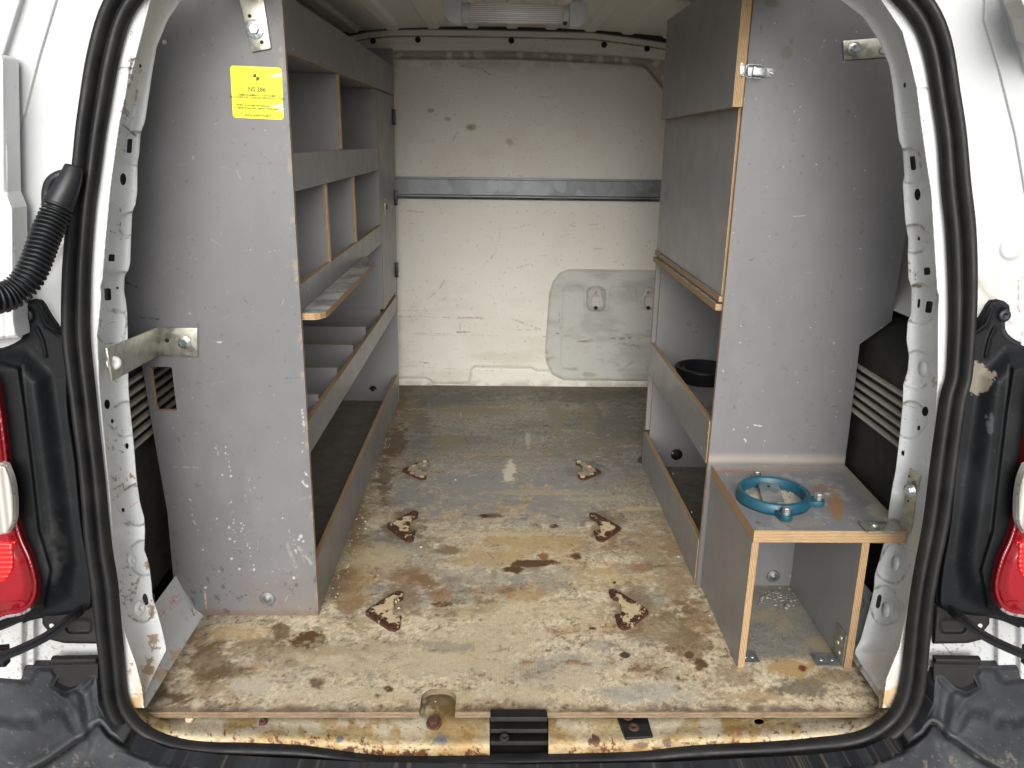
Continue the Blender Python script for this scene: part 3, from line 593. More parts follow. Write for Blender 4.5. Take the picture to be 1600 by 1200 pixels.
def relief(name, poly, y0, s, hf, m, parent, step=2.0, th=.003, colr=None, pad=3, **k):
    P = np.asarray(poly, float); lo = P.min(0)-pad; hi = P.max(0)+pad
    return sheet(name, (lo[0], hi[0]), (lo[1], hi[1]), lambda u, v: sdpoly(u, v, poly), lambda u, v, h: pY(u, v, y0-h, s), lambda u, v: hf(u, v, sdpoly(u, v, poly)), colr, m, parent, thick=th,
                 nu=max(8, int((hi[0]-lo[0])/step)), nv=max(8, int((hi[1]-lo[1])/step)), **k)
def sm(poly, n=90): return [tuple(p) for p in smooth_path(poly, n, True)]
def exterior(side):
    mx = (lambda x: x) if side > 0 else (lambda x: 1612-x)
    mp = lambda P: [(mx(x), y) for x, y in P]
    hp = mp([(62, 470), (76, 492), (92, 515), (108, 540), (112, 640), (123, 720), (133, 820), (146, 900), (146, 950), (110, 962), (62, 966), (-75, 966), (-75, 548), (0, 541), (37, 522), (41, 500), (33, 482), (44, 470)])
    def hh(u, v, d):
        h = .012*ss(0, -8, d); inner = mp([(40, 545), (80, 585), (93, 680), (108, 790), (120, 880), (110, 930), (60, 956), (-75, 956), (-75, 552)])
        di = sdpoly(u, v, inner); h = h+.024*ss(6, -34, di)
        r = mp([(0, 566), (30, 575), (40, 640), (52, 740), (62, 830), (80, 890), (70, 948), (-75, 950), (-75, 566)]); dr = sdpoly(u, v, r); h = h+.010*ss(3, -4, dr)
        h = h+.006*np.exp(-(sdline(u, v, mp([(58, 512), (66, 530), (72, 556)]))/2.2)**2)+.006*np.exp(-(sdline(u, v, mp([(60, 476), (72, 508), (98, 525)]))/2.6)**2)
        h = h-.008*ss(14, 10, np.hypot(u-mx(43), v-493)); return h
    def hc(u, v, P):
        c = np.ones(u.shape+(3,))*np.array([.0095, .011, .0135]); n = fbm(u, v, .012, 5, 6 if side > 0 else 9); c = mixc(c, ss(.45, .8, n)*.6, (.03, .033, .036)); c = mixc(c, ss(.79, .84, fbm(u, v, .3, 3, 2))*.4, (.10, .10, .10))
        c = mixc(c, np.exp(-(sdline(u, v, mp([(36, 570), (42, 640), (54, 740), (64, 830)]))/1.8)**2)*.5, (.10, .12, .12))
        if side < 0:
            n = fbm(u, v, .09, 5, 4, .7); m = ss(.06, .0, np.hypot((u-1530)/22, (v-592)/26)-1+1.2*(n-.5)); c = mixc(c, m, lin(150, 142, 128))
            for (x, y, rx, ry) in ((1549, 655, 4, 12), (1543, 662, 3, 5), (1547, 670, 5, 9), (1541, 651, 3, 3)): c = mixc(c, ss(1.1, .7, np.hypot((u-x)/rx, (v-y)/ry)+.5*(n-.5))*.7, lin(95, 98, 102))
        else: c = mixc(c, ss(.0, -.4, np.hypot((u-82)/30, (v-860)/60)-1)*ss(.4, .6, fbm(u, v, .06, 4, 3))*.5, (.06, .062, .06))
        return c
    hsg = relief('tail_lamp_housing', sm(hp, 140), Y_SEAL+.004, SL, hh, M['housing'], van, step=1.8, colr=hc, th=.02)
    dome_at('screw', pY(mx(43), 493, Y_SEAL-.002, SL), TOC, .0095, .004, M['blackpl'], hsg)
    lamp = mp([(-4, 588), (6, 640), (13, 690), (22, 770), (36, 832), (52, 870), (61, 905), (60, 932), (46, 955), (12, 965), (-75, 967), (-75, 580), (-20, 575)])
    tl = relief('tail_lamp', sm(lamp, 120), Y_SEAL-.044, SL, lambda u, v, d: .020*ss(1, -7, d)+.012*ss(-4, -30, d)-.003*ss(-5, -8, d)*ss(-12, -9, d), M['red'], van, step=1.8, th=.02)
    relief('reversing_lens', sm(mp([(-75, 728), (0, 724), (14, 736), (22, 765), (24, 805), (18, 828), (2, 838), (-75, 842)]), 60), Y_SEAL-.072, SL, lambda u, v, d: .007*ss(0, -5, d), M['clear'], tl, step=2, th=.008)
    relief('red_reflector', sm(mp([(-75, 846), (16, 846), (22, 856), (24, 880), (18, 900), (0, 912), (-75, 920)]), 60), Y_SEAL-.073, SL, lambda u, v, d: .006*ss(0, -5, d), M['redb'], tl, step=2, th=.008)
    # latch plate, check strap, black trim
    pl = mp([(66, 958), (150, 946), (154, 1006), (100, 1005), (72, 998), (74, 985), (66, 975)])
    lpz = relief('latch_plate', pl, Y_SEAL+.006, SL, lambda u, v, d: .006*ss(0, -3, d)-.007*ss(3, -3, sdbox(u, v, mx(123), 978, 40, 22, 8)), M['dark'], van, step=1.6, th=.004)
    dome_at('hole_rim', pY(mx(81), 978, Y_SEAL-.003, SL), TOC, .004, .001, M['white'], lpz, dent=False)
    pth = [pY(mx(x), y, yy) for x, y, yy in ((128, 952, 1.03), (110, 966, 1.0), (75, 993, .975), (35, 1013, .955), (8, 1024, .945), (-45, 1045, .93))]
    pth = smooth_path(pth, 26)
    bm = bmesh.new(); rows = []
    for i, p in enumerate(pth):
        t = pth[min(i+1, 25)]-pth[max(i-1, 0)]; t /= np.linalg.norm(t); up = np.array([0, -.35, .94]); up -= t*(up@t); up /= np.linalg.norm(up); nrm = np.cross(t, up)
        rows.append([bm.verts.new(V(p+up*a+nrm*b)) for a, b in ((.0065, -.003), (.0065, .003), (.002, .0015), (-.002, .0015), (-.0065, .003), (-.0065, -.003), (-.002, -.0015), (.002, -.0015))])
    for i in range(25):
        for j in range(8): bm.faces.new((rows[i][j], rows[i][(j+1) % 8], rows[i+1][(j+1) % 8], rows[i+1][j]))
    for q in (rows[0], rows[-1][::-1]): bm.faces.new(q)
    cs = bmobj('door_check_strap', bm, M['blackpl'], van, smooth=30)
    relief('strap_end', mp([(-14, 1016), (7, 1014), (9, 1042), (-14, 1044)]), .94, SL, lambda u, v, d: .006*ss(0, -3, d), M['blackpl'], cs, step=1.5, th=.012)
    relief('trim_strip', mp([(80, 1028), (152, 1027), (152, 1037), (78, 1039)]), Y_SEAL-.002, SL, lambda u, v, d: .005*ss(0, -3, d), M['dark'], van, step=1.4, th=.006)
    relief('trim_gap_shade', mp([(84, 1039), (153, 1038), (153, 1110), (84, 1110)]), Y_SEAL+.004, SL, lambda u, v, d: .0+0*u, M['dark'], van, step=4, th=.004)  # flat dark sheet painting the shade in the gap below the trim
M['housing'] = m_vcol('black_lamp_housing_plastic', .55, .1, 500, .1, fine=(.5, .7)); M['housing'].node_tree.nodes['Principled BSDF'].inputs['Specular IOR Level'].default_value = .22
exterior(1); exterior(-1)

# ---- bumper
def bumper():
    L = [(-90, 1045), (20, 1040), (57, 1041), (82, 1041), (92, 1056), (84, 1072), (100, 1082), (118, 1075), (138, 1056), (150, 1054), (154, 1100), (170, 1135), (205, 1172), (250, 1192), (330, 1202), (560, 1214), (806, 1218)]
    R_ = [(1612-x, y) for x, y in L]; poly = L+R_[::-1]+[(1702, 1300), (-90, 1300)]
    def feat(u, v):
        uu = np.where(u > 806, 1612-u, u); h = 0*u
        blk = [(-90, 1125), (-10, 1122), (25, 1128), (50, 1130), (75, 1113), (100, 1112), (118, 1140), (123, 1152), (100, 1168), (50, 1200), (20, 1220), (-90, 1240)]
        d = sdpoly(uu, v, blk); h = h+.014*ss(10, -16, d)
        h = h-.006*ss(6, -6, sdpoly(uu, v, [(-90, 1050), (58, 1046), (50, 1062), (42, 1068), (0, 1062), (-90, 1060)]))
        rid = [(84, 1074), (100, 1090), (116, 1112), (126, 1145), (134, 1165)]; h = h+.007*np.exp(-(sdline(uu, v, rid)/8)**2)*.7
        seam = [(45, 1206), (75, 1190), (120, 1158), (132, 1152), (146, 1134), (157, 1130), (170, 1148), (190, 1162), (225, 1172)]
        h = h-.008*np.exp(-(sdline(uu, v, seam)/3.0)**2)+.003*np.exp(-((sdline(uu, v, seam)-6)/3.5)**2)
        low = sdpoly(uu, v, [(45, 1209), (120, 1161), (157, 1133), (190, 1166), (300, 1200), (300, 1300), (20, 1300)]); h = h+.01*ss(3, -12, low)
        h = h-.010*ss(4, -14, sdpoly(uu, v, [(118, 1078), (150, 1058), (154, 1120), (140, 1150), (132, 1140)]))
        return h
    def colr(u, v, P):
        uu = np.where(u > 806, 1612-u, u); n = fbm(u, v, .012, 6, 3); c = np.ones(u.shape+(3,))*np.array([.020, .022, .026]); c = mixc(c, ss(.4, .75, n)*.7, (.046, .050, .055))
        a_ = fbm(np.hypot(uu-40, v-1130)*.6, np.arctan2(v-1130, uu-40)*3, .12, 3, 2); c = mixc(c, ss(.5, .8, a_)*.3, (.09, .095, .10))
        c = mixc(c, ss(3, 1, sdpoly(uu, v, [(-90, 1046), (55, 1043), (50, 1062), (42, 1068), (0, 1060), (-90, 1058)]))*.45, (.025, .027, .03))
        seam = [(45, 1206), (75, 1190), (120, 1158), (132, 1152), (146, 1134), (157, 1130), (170, 1148), (190, 1162), (225, 1172)]
        c = mixc(c, ss(3, 1, sdline(uu, v, seam))*.8, (.006, .006, .006)); c = mixc(c, ss(3.5, 1, sdline(uu, v+6, seam))*.3, (.25, .25, .25))
        c = mixc(c, ss(.62, .7, fbm(u, v, .1, 5, 8, .7))*ss(1150, 1190, v)*.6, (.16, .14, .11)); c = mixc(c, ss(.78, .83, fbm(u, v, .4, 3, 6))*.25, (.2, .2, .19))
        return c
    def pos(u, v, h): return pY(u, v, Y_SEAL-.035-h, .55)
    def sdf(u, v): return sdpoly(u, v, poly)
    return sheet('bumper', (-92, 1704), (1036, 1302), sdf, pos, lambda u, v: feat(u, v)+.008*ss(0, -10, sdpoly(u, v, poly)), colr, M['bumpv'], van, thick=.03, nu=800, nv=130)
M['bumpv'] = m_vcol('grey_bumper_plastic', .6, .2, 700, .3, fine=(.8, 1.0)); M['bumpv'].node_tree.nodes['Principled BSDF'].inputs['Specular IOR Level'].default_value = .3
bumper()

# ---- wiring conduit on the left jamb
P = smooth_path([pY(x, y, yy, SL) for x, y, yy in ((92, 320, .985), (84, 340, .98), (70, 372, .965), (58, 405, .95), (42, 437, .935), (18, 459, .92), (-12, 468, .90), (-70, 466, .87))], 330)
LEN = np.r_[0, np.cumsum(np.linalg.norm(np.diff(P, axis=0), axis=1))]
rad = .0158+.0034*np.clip(np.sin(LEN/.0062*2*pi)*1.6, -1, 1)
cd = tube('wiring_conduit', P, 0, M['blackpl'], van, n=20, radii=rad)
P2 = smooth_path([pY(x, y, yy, SL) for x, y, yy in ((116, 262, 1.0), (110, 280, .995), (101, 300, .992), (91, 322, .992))], 20)
tube('conduit_boot', P2, 0, M['blackpl'], cd, n=20, radii=np.linspace(.012, .0195, 20))
P3 = smooth_path([pY(x, y, yy, SL) for x, y, yy in ((74, 325, 1.01), (74, 300, 1.01), (80, 283, 1.008), (94, 274, 1.008), (112, 272, 1.012))], 20)
tube('cable_loop', P3, .007, M['blackpl'], cd, n=12)

# ---- edge of the opened left door, far side
dp = [(-80, 70), (1, 85), (8, 92), (12, 300), (22, 325), (24, 500), (28, 527), (-80, 536)]
relief('rear_door_edge', dp, .985, SL, lambda u, v, d: .006*ss(0, -4, d)-.003*np.exp(-((u-8)/1.8)**2), M['white'], van, step=2, th=.03)
relief('rear_door_edge', [(1594, -60), (1592, 0), (1604, 26), (1612, 60), (1690, 70), (1690, -60)], .94, SL, lambda u, v, d: .005*ss(0, -4, d), M['inner'], van, step=2, th=.03)

# ---- roof frame above the opening, body sides and roof
xl = np.linspace(0, 1, 60)
hd = []
top = smooth_path([pY(x, y, Y_SEAL, SL) for x, y in AL[:1]+topc[::-1][1:]+AR[:1]], 60)
prf = [(0, -.012, -.01), (0, .010, -.006), (0, .035, -.002), (0, .085, .02), (0, .14, .05), (0, .16, .12)]
Vs = []; 
for p in top:
    k = (p[0]-.03); 
    Vs += [(p[0]*(1-.0), p[1]-.02, p[2]+.13), (p[0], p[1]+.004, p[2]+.035), (p[0], p[1]+.008, p[2]-.004), (p[0]*.985, p[1]+.05, p[2]-.008), (p[0]*.98, p[1]+.07, p[2]+.01), (p[0]*.98, p[1]+.16, p[2]+.05)]
F = [[i*6+j, (i+1)*6+j, (i+1)*6+j+1, i*6+j+1] for i in range(59) for j in range(5)]
mobj('roof_header', Vs, F, M['white'], van, smooth=True)
box('roof_rear_edge', (-.86, .90), (1.10, 1.14), (1.235, 1.335), M['white'], van, bevel=.01)
def shellbox(name, x, y, z, m): return box(name, x, y, z, m, van, bevel=.004)
shellbox('body_side', (-.86, -.82), (1.06, 2.95), (-.10, 1.36), M['inner'])
shellbox('body_side', (.86, .90), (1.06, 2.95), (-.10, 1.36), M['inner'])
shellbox('roof_skin', (-.90, .94), (1.12, 2.95), (1.31, 1.34), M['inner'])
shellbox('cab_wall', (-.86, .90), (2.90, 2.93), (-.10, 1.36), M['inner'])
shellbox('underfloor', (-.86, .90), (1.075, 2.95), (-.13, -.10), M['dark'])
def roof_z(X): return 1.232-.085*(X-.03)**2
RX = [-.595, -.465, -.338, -.210, -.085, .04, .165, .290, .378+.03, .54, .665]
def roof_h(X, Y):
    h = 0*X
    for r_ in RX: h = h+.010*ss(.004, -.004, sdbox(X, Y, r_, 2.17, .040, 1.14, .018))
    h = h+.004*ss(.006, -.006, np.abs(Y-2.756)-.006)*-1
    return h
sheet('roof_panel', (-.80, .84), (1.30, 2.80), None, lambda u, v, h: np.stack([u, v, roof_z(u)-h], -1), roof_h,
      None, M['roofp'], van, nu=420, nv=200)
# cross member (roof bow) behind the lamp
Vs = []; F = []
bowp = [(-.0, .022), (-.018, -.006), (-.022, -.026), (-.008, -.034), (.028, -.034), (.045, -.02), (.055, .022)]
bx_ = np.linspace(-.80, .84, 50)
for X in bx_:
    dx = abs(X-.03)
    for (dy, dz) in bowp: Vs.append((X, 1.985+dy, roof_z(X)+dz+.014-.02*max(0, dx-.33)))
nb = len(bowp); F = [[i*nb+j, (i+1)*nb+j, (i+1)*nb+j+1, i*nb+j+1] for i in range(49) for j in range(nb-1)]
mobj('roof_bow', Vs, F, M['roofp'], van, smooth=True)

# ---- bulkhead
def yhead(u): return np.interp(u, [540, 612, 800, 935, 1012, 1110], [84, 80, 80, 86, 92, 104])
def yseam(u): return np.interp(u, [540, 575, 612, 672, 800, 925, 987, 1035, 1110], [58, 50, 46.5, 46, 48, 51, 59, 66, 84])
MAINP = [(520, 95), (612, 94), (800, 94), (935, 100), (998, 104), (1008, 108), (1032, 138), (1130, 240), (1130, 640), (520, 640)]
LOWL = [(600, 591), (664, 591), (672, 594), (677, 600), (728, 600), (733, 594), (736, 578), (742, 574), (830, 575), (838, 580), (856, 580)]
random.seed(5)
SCR = []
for i in range(170):
    x = random.uniform(610, 1030); y = random.choice([random.uniform(110, 275), random.uniform(315, 590), random.uniform(315, 590)]); l = random.uniform(2, 9) if random.random() < .8 else random.uniform(10, 26)
    a = random.choice([random.uniform(-.25, .25), random.uniform(-.3, .3), random.uniform(0, pi)])
    SCR.append((x, y, x+l*cos(a), y+l*sin(a), random.uniform(.6, 1.2), random.choice([lin(105, 95, 80), lin(90, 85, 80), lin(150, 135, 110), lin(120, 80, 60)]), random.uniform(.12, .4)))
SCR += [(695, 438, 688, 449, 1.3, lin(85, 115, 130), .9), (688, 449, 668, 468, 1.2, lin(85, 115, 130), .8), (773, 396, 766, 405, 1.5, lin(80, 120, 140), .9), (766, 405, 757, 412, 1.0, lin(80, 120, 140), .8), (782, 362, 774, 396, .8, lin(140, 110, 100), .6), (636, 329, 662, 332, 1.3, lin(120, 95, 75), .9),
        (655, 376, 662, 376, 1.5, lin(90, 130, 120), .8), (624, 494, 755, 497, 1.0, lin(110, 100, 85), .8), (715, 497, 752, 496, 1.8, lin(150, 85, 60), .9), (718, 505, 719, 516, 1.3, lin(150, 70, 50), .8), (714, 519, 734, 519, 1.8, lin(70, 45, 35), .95), (670, 525, 780, 525, .9, lin(130, 115, 95), .7), (640, 521, 720, 522, .7, lin(120, 110, 95), .6),
        (722, 103, 752, 107, 1.6, lin(120, 105, 85), .9), (752, 107, 767, 118, 1.8, lin(110, 95, 75), .9), (672, 99, 675, 105, 1.2, lin(110, 100, 85), .8), (714, 207, 707, 221, 1.2, lin(70, 70, 70), .9), (657, 566, 671, 568, 2, lin(80, 70, 60), .9), (800, 421, 829, 412, 1.3, lin(120, 120, 115), .9), (800, 498, 845, 515, 1.5, lin(110, 85, 70), .8), (805, 515, 838, 515, 1.2, lin(160, 100, 80), .8), (849, 526, 851, 526, 2, lin(110, 60, 30), .9), (928, 388, 946, 388, 1.2, lin(90, 90, 85), .9), (972, 352, 976, 345, 1.2, lin(80, 80, 78), .8), (800, 357, 829, 350, .8, lin(120, 120, 110), .8), (888, 350, 898, 354, 1.2, lin(95, 95, 90), .8), (920, 352, 935, 350, 1.4, lin(120, 120, 110), .7), (625, 572, 790, 580, .8, lin(130, 120, 100), .5), (760, 584, 764, 584, 1.4, lin(110, 80, 60), .9), (620, 485, 700, 486, .7, lin(125, 115, 100), .5), (850, 540, 852, 560, .8, lin(130, 120, 100), .5)]
def bulk_h(u, v):
    h = 0*u
    hd_ = ss(2, -2, v-yhead(u)); h = h-.035*hd_-.010*ss(3, -3, v-(yhead(u)-13))-.006*ss(2, -2, v-(yseam(u)+10))
    dm = sdpoly(u, v, MAINP); h = h+.022*ss(0, 5, dm)*(1-hd_)
    h = h+.010*ss(5, -2, v-yseam(u)-1)*0
    dl = sdline(u, v, LOWL); h = h+.006*ss(3, .5, dl); h = h+.0025*(fbm(u, v, .008, 3, 2)-.5)
    return h
def bulk_c(u, v, P):
    c = np.ones(u.shape+(3,))*np.array([.80, .78, .71]); n = fbm(u, v, .01, 5, 7)
    c = mixc(c, ss(.45, .75, n)*.30, (.62, .57, .47)); c = mixc(c, ss(.5, .72, fbm(u, v*3, .012, 5, 9))*.3*ss(350, 560, v), (.52, .46, .35))
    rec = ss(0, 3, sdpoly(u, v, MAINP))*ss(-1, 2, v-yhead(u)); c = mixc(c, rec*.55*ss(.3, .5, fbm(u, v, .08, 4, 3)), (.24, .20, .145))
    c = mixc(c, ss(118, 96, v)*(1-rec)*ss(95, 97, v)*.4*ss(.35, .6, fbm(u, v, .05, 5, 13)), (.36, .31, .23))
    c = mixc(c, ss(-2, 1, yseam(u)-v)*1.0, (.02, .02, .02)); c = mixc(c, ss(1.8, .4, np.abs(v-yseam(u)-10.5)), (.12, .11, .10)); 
    for (x, y, rx, ry, a) in ((672, 173, 7, 5, .7), (681, 179, 4, 2.5, .4), (699, 186, 6, 4, .55), (737, 199, 10, 6, .75), (735, 199, 4, 2.5, .9), (797, 222, 7, 7, .5), (812, 275, 6, 2, .4), (752, 238, 20, 14, .1)):
        c = mixc(c, ss(1.1, .5, np.hypot((u-x)/rx, (v-y)/ry)+.8*(fbm(u, v, .15, 3, 2)-.5))*a, lin(150, 148, 95))
    c = mixc(c, ss(14, 2, 604-v)*.4*ss(.35, .6, fbm(u, v, .06, 4, 15)), lin(120, 105, 80))
    c = mixc(c, ss(.78, .83, fbm(u, v, .35, 3, 16))*.4, lin(120, 105, 85)); c = mixc(c, ss(2.2, .8, sdline(u, v, LOWL))*.35, (.25, .22, .18))
    return draw(c, u, v, [(a, b_, c_, d, w*.85, q, al*.62) for a, b_, c_, d, w, q, al in SCR])
bpoly = [(540, 40), (1110, 40), (1110, 640), (540, 640)]
def bulk_pos(u, v, h):
    P = pY(u, v, 2.82+h); return P
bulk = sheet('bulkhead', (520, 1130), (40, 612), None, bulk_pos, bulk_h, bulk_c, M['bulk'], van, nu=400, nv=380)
box('bulkhead_side', (-.83, -.50), (2.83, 2.85), (-.10, 1.25), M['inner'], bulk); box('bulkhead_side', (.70, .87), (2.83, 2.85), (-.10, 1.25), M['inner'], bulk)
for x, y in ((583, 64), (653, 62), (799, 63.5), (944, 70), (1011, 76)): dome_at('rubber_plug', pY(x, y, 2.768), (0, -1, 0), .0095, .004, M['dark'], bulk, dent=False)
hp = [(888, 421), (1130, 424), (1130, 597), (880, 594), (862, 585), (853, 566), (852, 545), (858, 460), (864, 440), (874, 427)]
hin = [(886, 447), (908, 446), (912, 452), (913, 484), (950, 486), (954, 450), (958, 447), (990, 448), (994, 452), (997, 484), (1130, 486), (1130, 578), (885, 578), (876, 570), (880, 452)]
def hatch_c(u, v, P):
    c = np.ones(u.shape+(3,))*np.array([.55, .56, .52]); c = mixc(c, ss(.45, .7, fbm(u, v*2.5, .02, 5, 17))*.4, (.30, .30, .26)); c = mixc(c, ss(.56, .72, fbm(u*.5, v*2, .06, 5, 18))*.5*ss(490, 540, v), (.26, .22, .14))
    c = mixc(c, ss(1.6, .5, sdline(u, v, hin+hin[:1]))*.18, (.16, .16, .14))
    for cx in (932, 1014): c = mixc(c, ss(3.2, 1.0, np.abs(sdbox(u, v, cx-.5, 467, 27, 36, 9)))*.5, (.10, .10, .09)); return draw(c, u, v, [(x, y, x2+10, y2, w, cc, a) for (x, y, x2, y2, w, cc, a) in SCR if x > 860 and abs(y-y2) < 3][:60]+[(902, 534, 925, 532, 2.2, lin(110, 85, 50), .7), (955, 529, 985, 528, 2, lin(110, 85, 50), .8), (868, 521, 872, 521, 2, lin(60, 50, 40), .9), (873, 480, 875, 515, 1, lin(110, 110, 100), .6), (975, 538, 1000, 540, 2, lin(120, 110, 90), .6), (978, 572, 990, 566, 2, lin(140, 120, 70), .6)])
hat = sheet('hatch_cover', (848, 1132), (417, 601), lambda u, v: sdpoly(u, v, hp), lambda u, v, h: pY(u, v, 2.806+h),
   lambda u, v: .006*ss(-4, 0, sdpoly(u, v, hp))+.0010*ss(1.2, -1.2, sdpoly(u, v, hin)), hatch_c, M['bulk'], bulk, thick=.012, nu=200, nv=130)
for cx in (932, 1014):
    kp = [(cx-8, 453), (cx-3, 449), (cx+4, 449), (cx+9, 454), (cx+10, 462), (cx+13, 468), (cx+13, 480), (cx+8, 484), (cx+3, 483), (cx-2, 480), (cx-7, 484), (cx-13, 480), (cx-14, 470), (cx-10, 462)]
    kk = relief('hatch_catch', sm(kp, 50), 2.803, 0, lambda u, v, d: .009*ss(0, -3, d)-.007*ss(1, -3, sdbox(u, v, cx-1, 470, 15, 17, 4)), M['inner'], hat, step=.9, th=.004)
    dome_at('screw', pY(cx-1, 457, 2.797), (0, -1, 0), .009, .003, M['galv'], kk); dome_at('screw', pY(cx-1, 481, 2.797), (0, -1, 0), .007, .003, M['dark'], kk, dent=False)
# galvanised lashing rail
rail = []
zt, zb = pY(800, 281, 2.80)[2], pY(800, 308, 2.80)[2]
pr = [(2.822, zt+.006), (2.800, zt+.006), (2.800, zt), (2.806, zt-.002), (2.806, zb+.006), (2.799, zb+.003), (2.799, zb-.001), (2.806, zb-.004), (2.800, zb-.009), (2.822, zb-.011)]
bm = bmesh.new(); q = [[bm.verts.new((X, a, b_)) for a, b_ in pr] for X in (-.60, .84)]
for i in range(len(pr)-1): bm.faces.new((q[0][i], q[1][i], q[1][i+1], q[0][i+1]))
bmobj('cargo_rail', bm, M['rail'], bulk, smooth=20)

# ---- wheel-arch liners (black, ribbed) and the white panels under them
def liner(side, X0, prof, ribs, y0, y1):
    Vs = []; F = []; ys = np.linspace(y0, y1, 30); pp = smooth_path([(a, b) for a, b in prof], 40)
    for Y in ys:
        for (a, b_) in pp: Vs.append((side*(a+.006*sin((Y-1.1)*5)), Y, b_))
    n = len(pp); F = [[i*n+j, (i+1)*n+j, (i+1)*n+j+1, i*n+j+1] for i in range(29) for j in range(n-1)]
    F += [list(range(n)), [29*n+j for j in range(n)][::-1]]
    o = mobj('wheel_arch_liner', Vs, F, M['liner'], van, smooth=True); o.data.set_sharp_from_angle(angle=radians(40))
    for z in ribs: box('liner_rib', tuple(sorted((side*(X0-.007), side*(X0+.004)))), (y0+.02, y1-.1), (z-.0032, z+.0032), M['linerrib'], o, bevel=.003)
    return o
M['linerrib'] = m_plastic('dusty_liner_rib', (.26, .245, .21), (.46, .43, .37), .75, .4, 300)
liner(-1, .628, [(.624, .085), (.628, .20), (.628, .50), (.632, .55), (.66, .585), (.80, .60)], [.372+.0185*i for i in range(7)], 1.13, 1.75)
liner(1, .705, [(.700, .02), (.703, .20), (.703, .505), (.712, .535), (.755, .575), (.80, .582), (.90, .585)], [.387+.0175*i for i in range(6)], 1.19, 1.75)
mobj('arch_shelf', [(.745, 1.12, .590), (.745, 1.62, .590), (.80, 1.62, .66), (.80, 1.12, .66), (.845, 1.62, .80), (.845, 1.12, .80)], [[0, 1, 2, 3], [3, 2, 4, 5]], M['white'], van, smooth=True)
def quarter(side, X0, y0, y1, ztop, seed):
    def col(u, v, P):
        px, py = proj(P); c = np.ones(u.shape+(3,))*WHITE*.95; n = fbm(u, v, 14, 6, seed, .7); c = mixc(c, ss(-.02, .06, n-.50-v*6.5), lin(196, 178, 146)); c = mixc(c, ss(.66, .72, fbm(u, v, 40, 5, seed+1, .7)), lin(140, 118, 90))
        if side < 0:
            LL = []
            for (x, y) in ((262, 948), (270, 940), (255, 958), (276, 934)):
                LL += [(x-6, y-5, x+7, y+4, 1, lin(215, 110, 120), .9), (x-4, y+6, x+5, y-7, 1, lin(215, 110, 120), .9), (x-8, y+3, x-1, y-6, 1, lin(215, 110, 120), .8)]
            c = draw(c, px, py, LL)
        return c
    return sheet('inner_quarter_panel', (y0, y1), (-.03, ztop), None, lambda u, v, h: np.stack([side*(X0+.35*np.maximum(v, 0)+.012*np.exp(-(v/.012)**2)*-1)+0*h, u, v], -1), None, col, M['whitev'], van, nu=160, nv=90)
quarter(-1, .576, 1.055, 1.345, .088, 3)
quarter(1, .658, 1.07, 1.45, .10, 6)

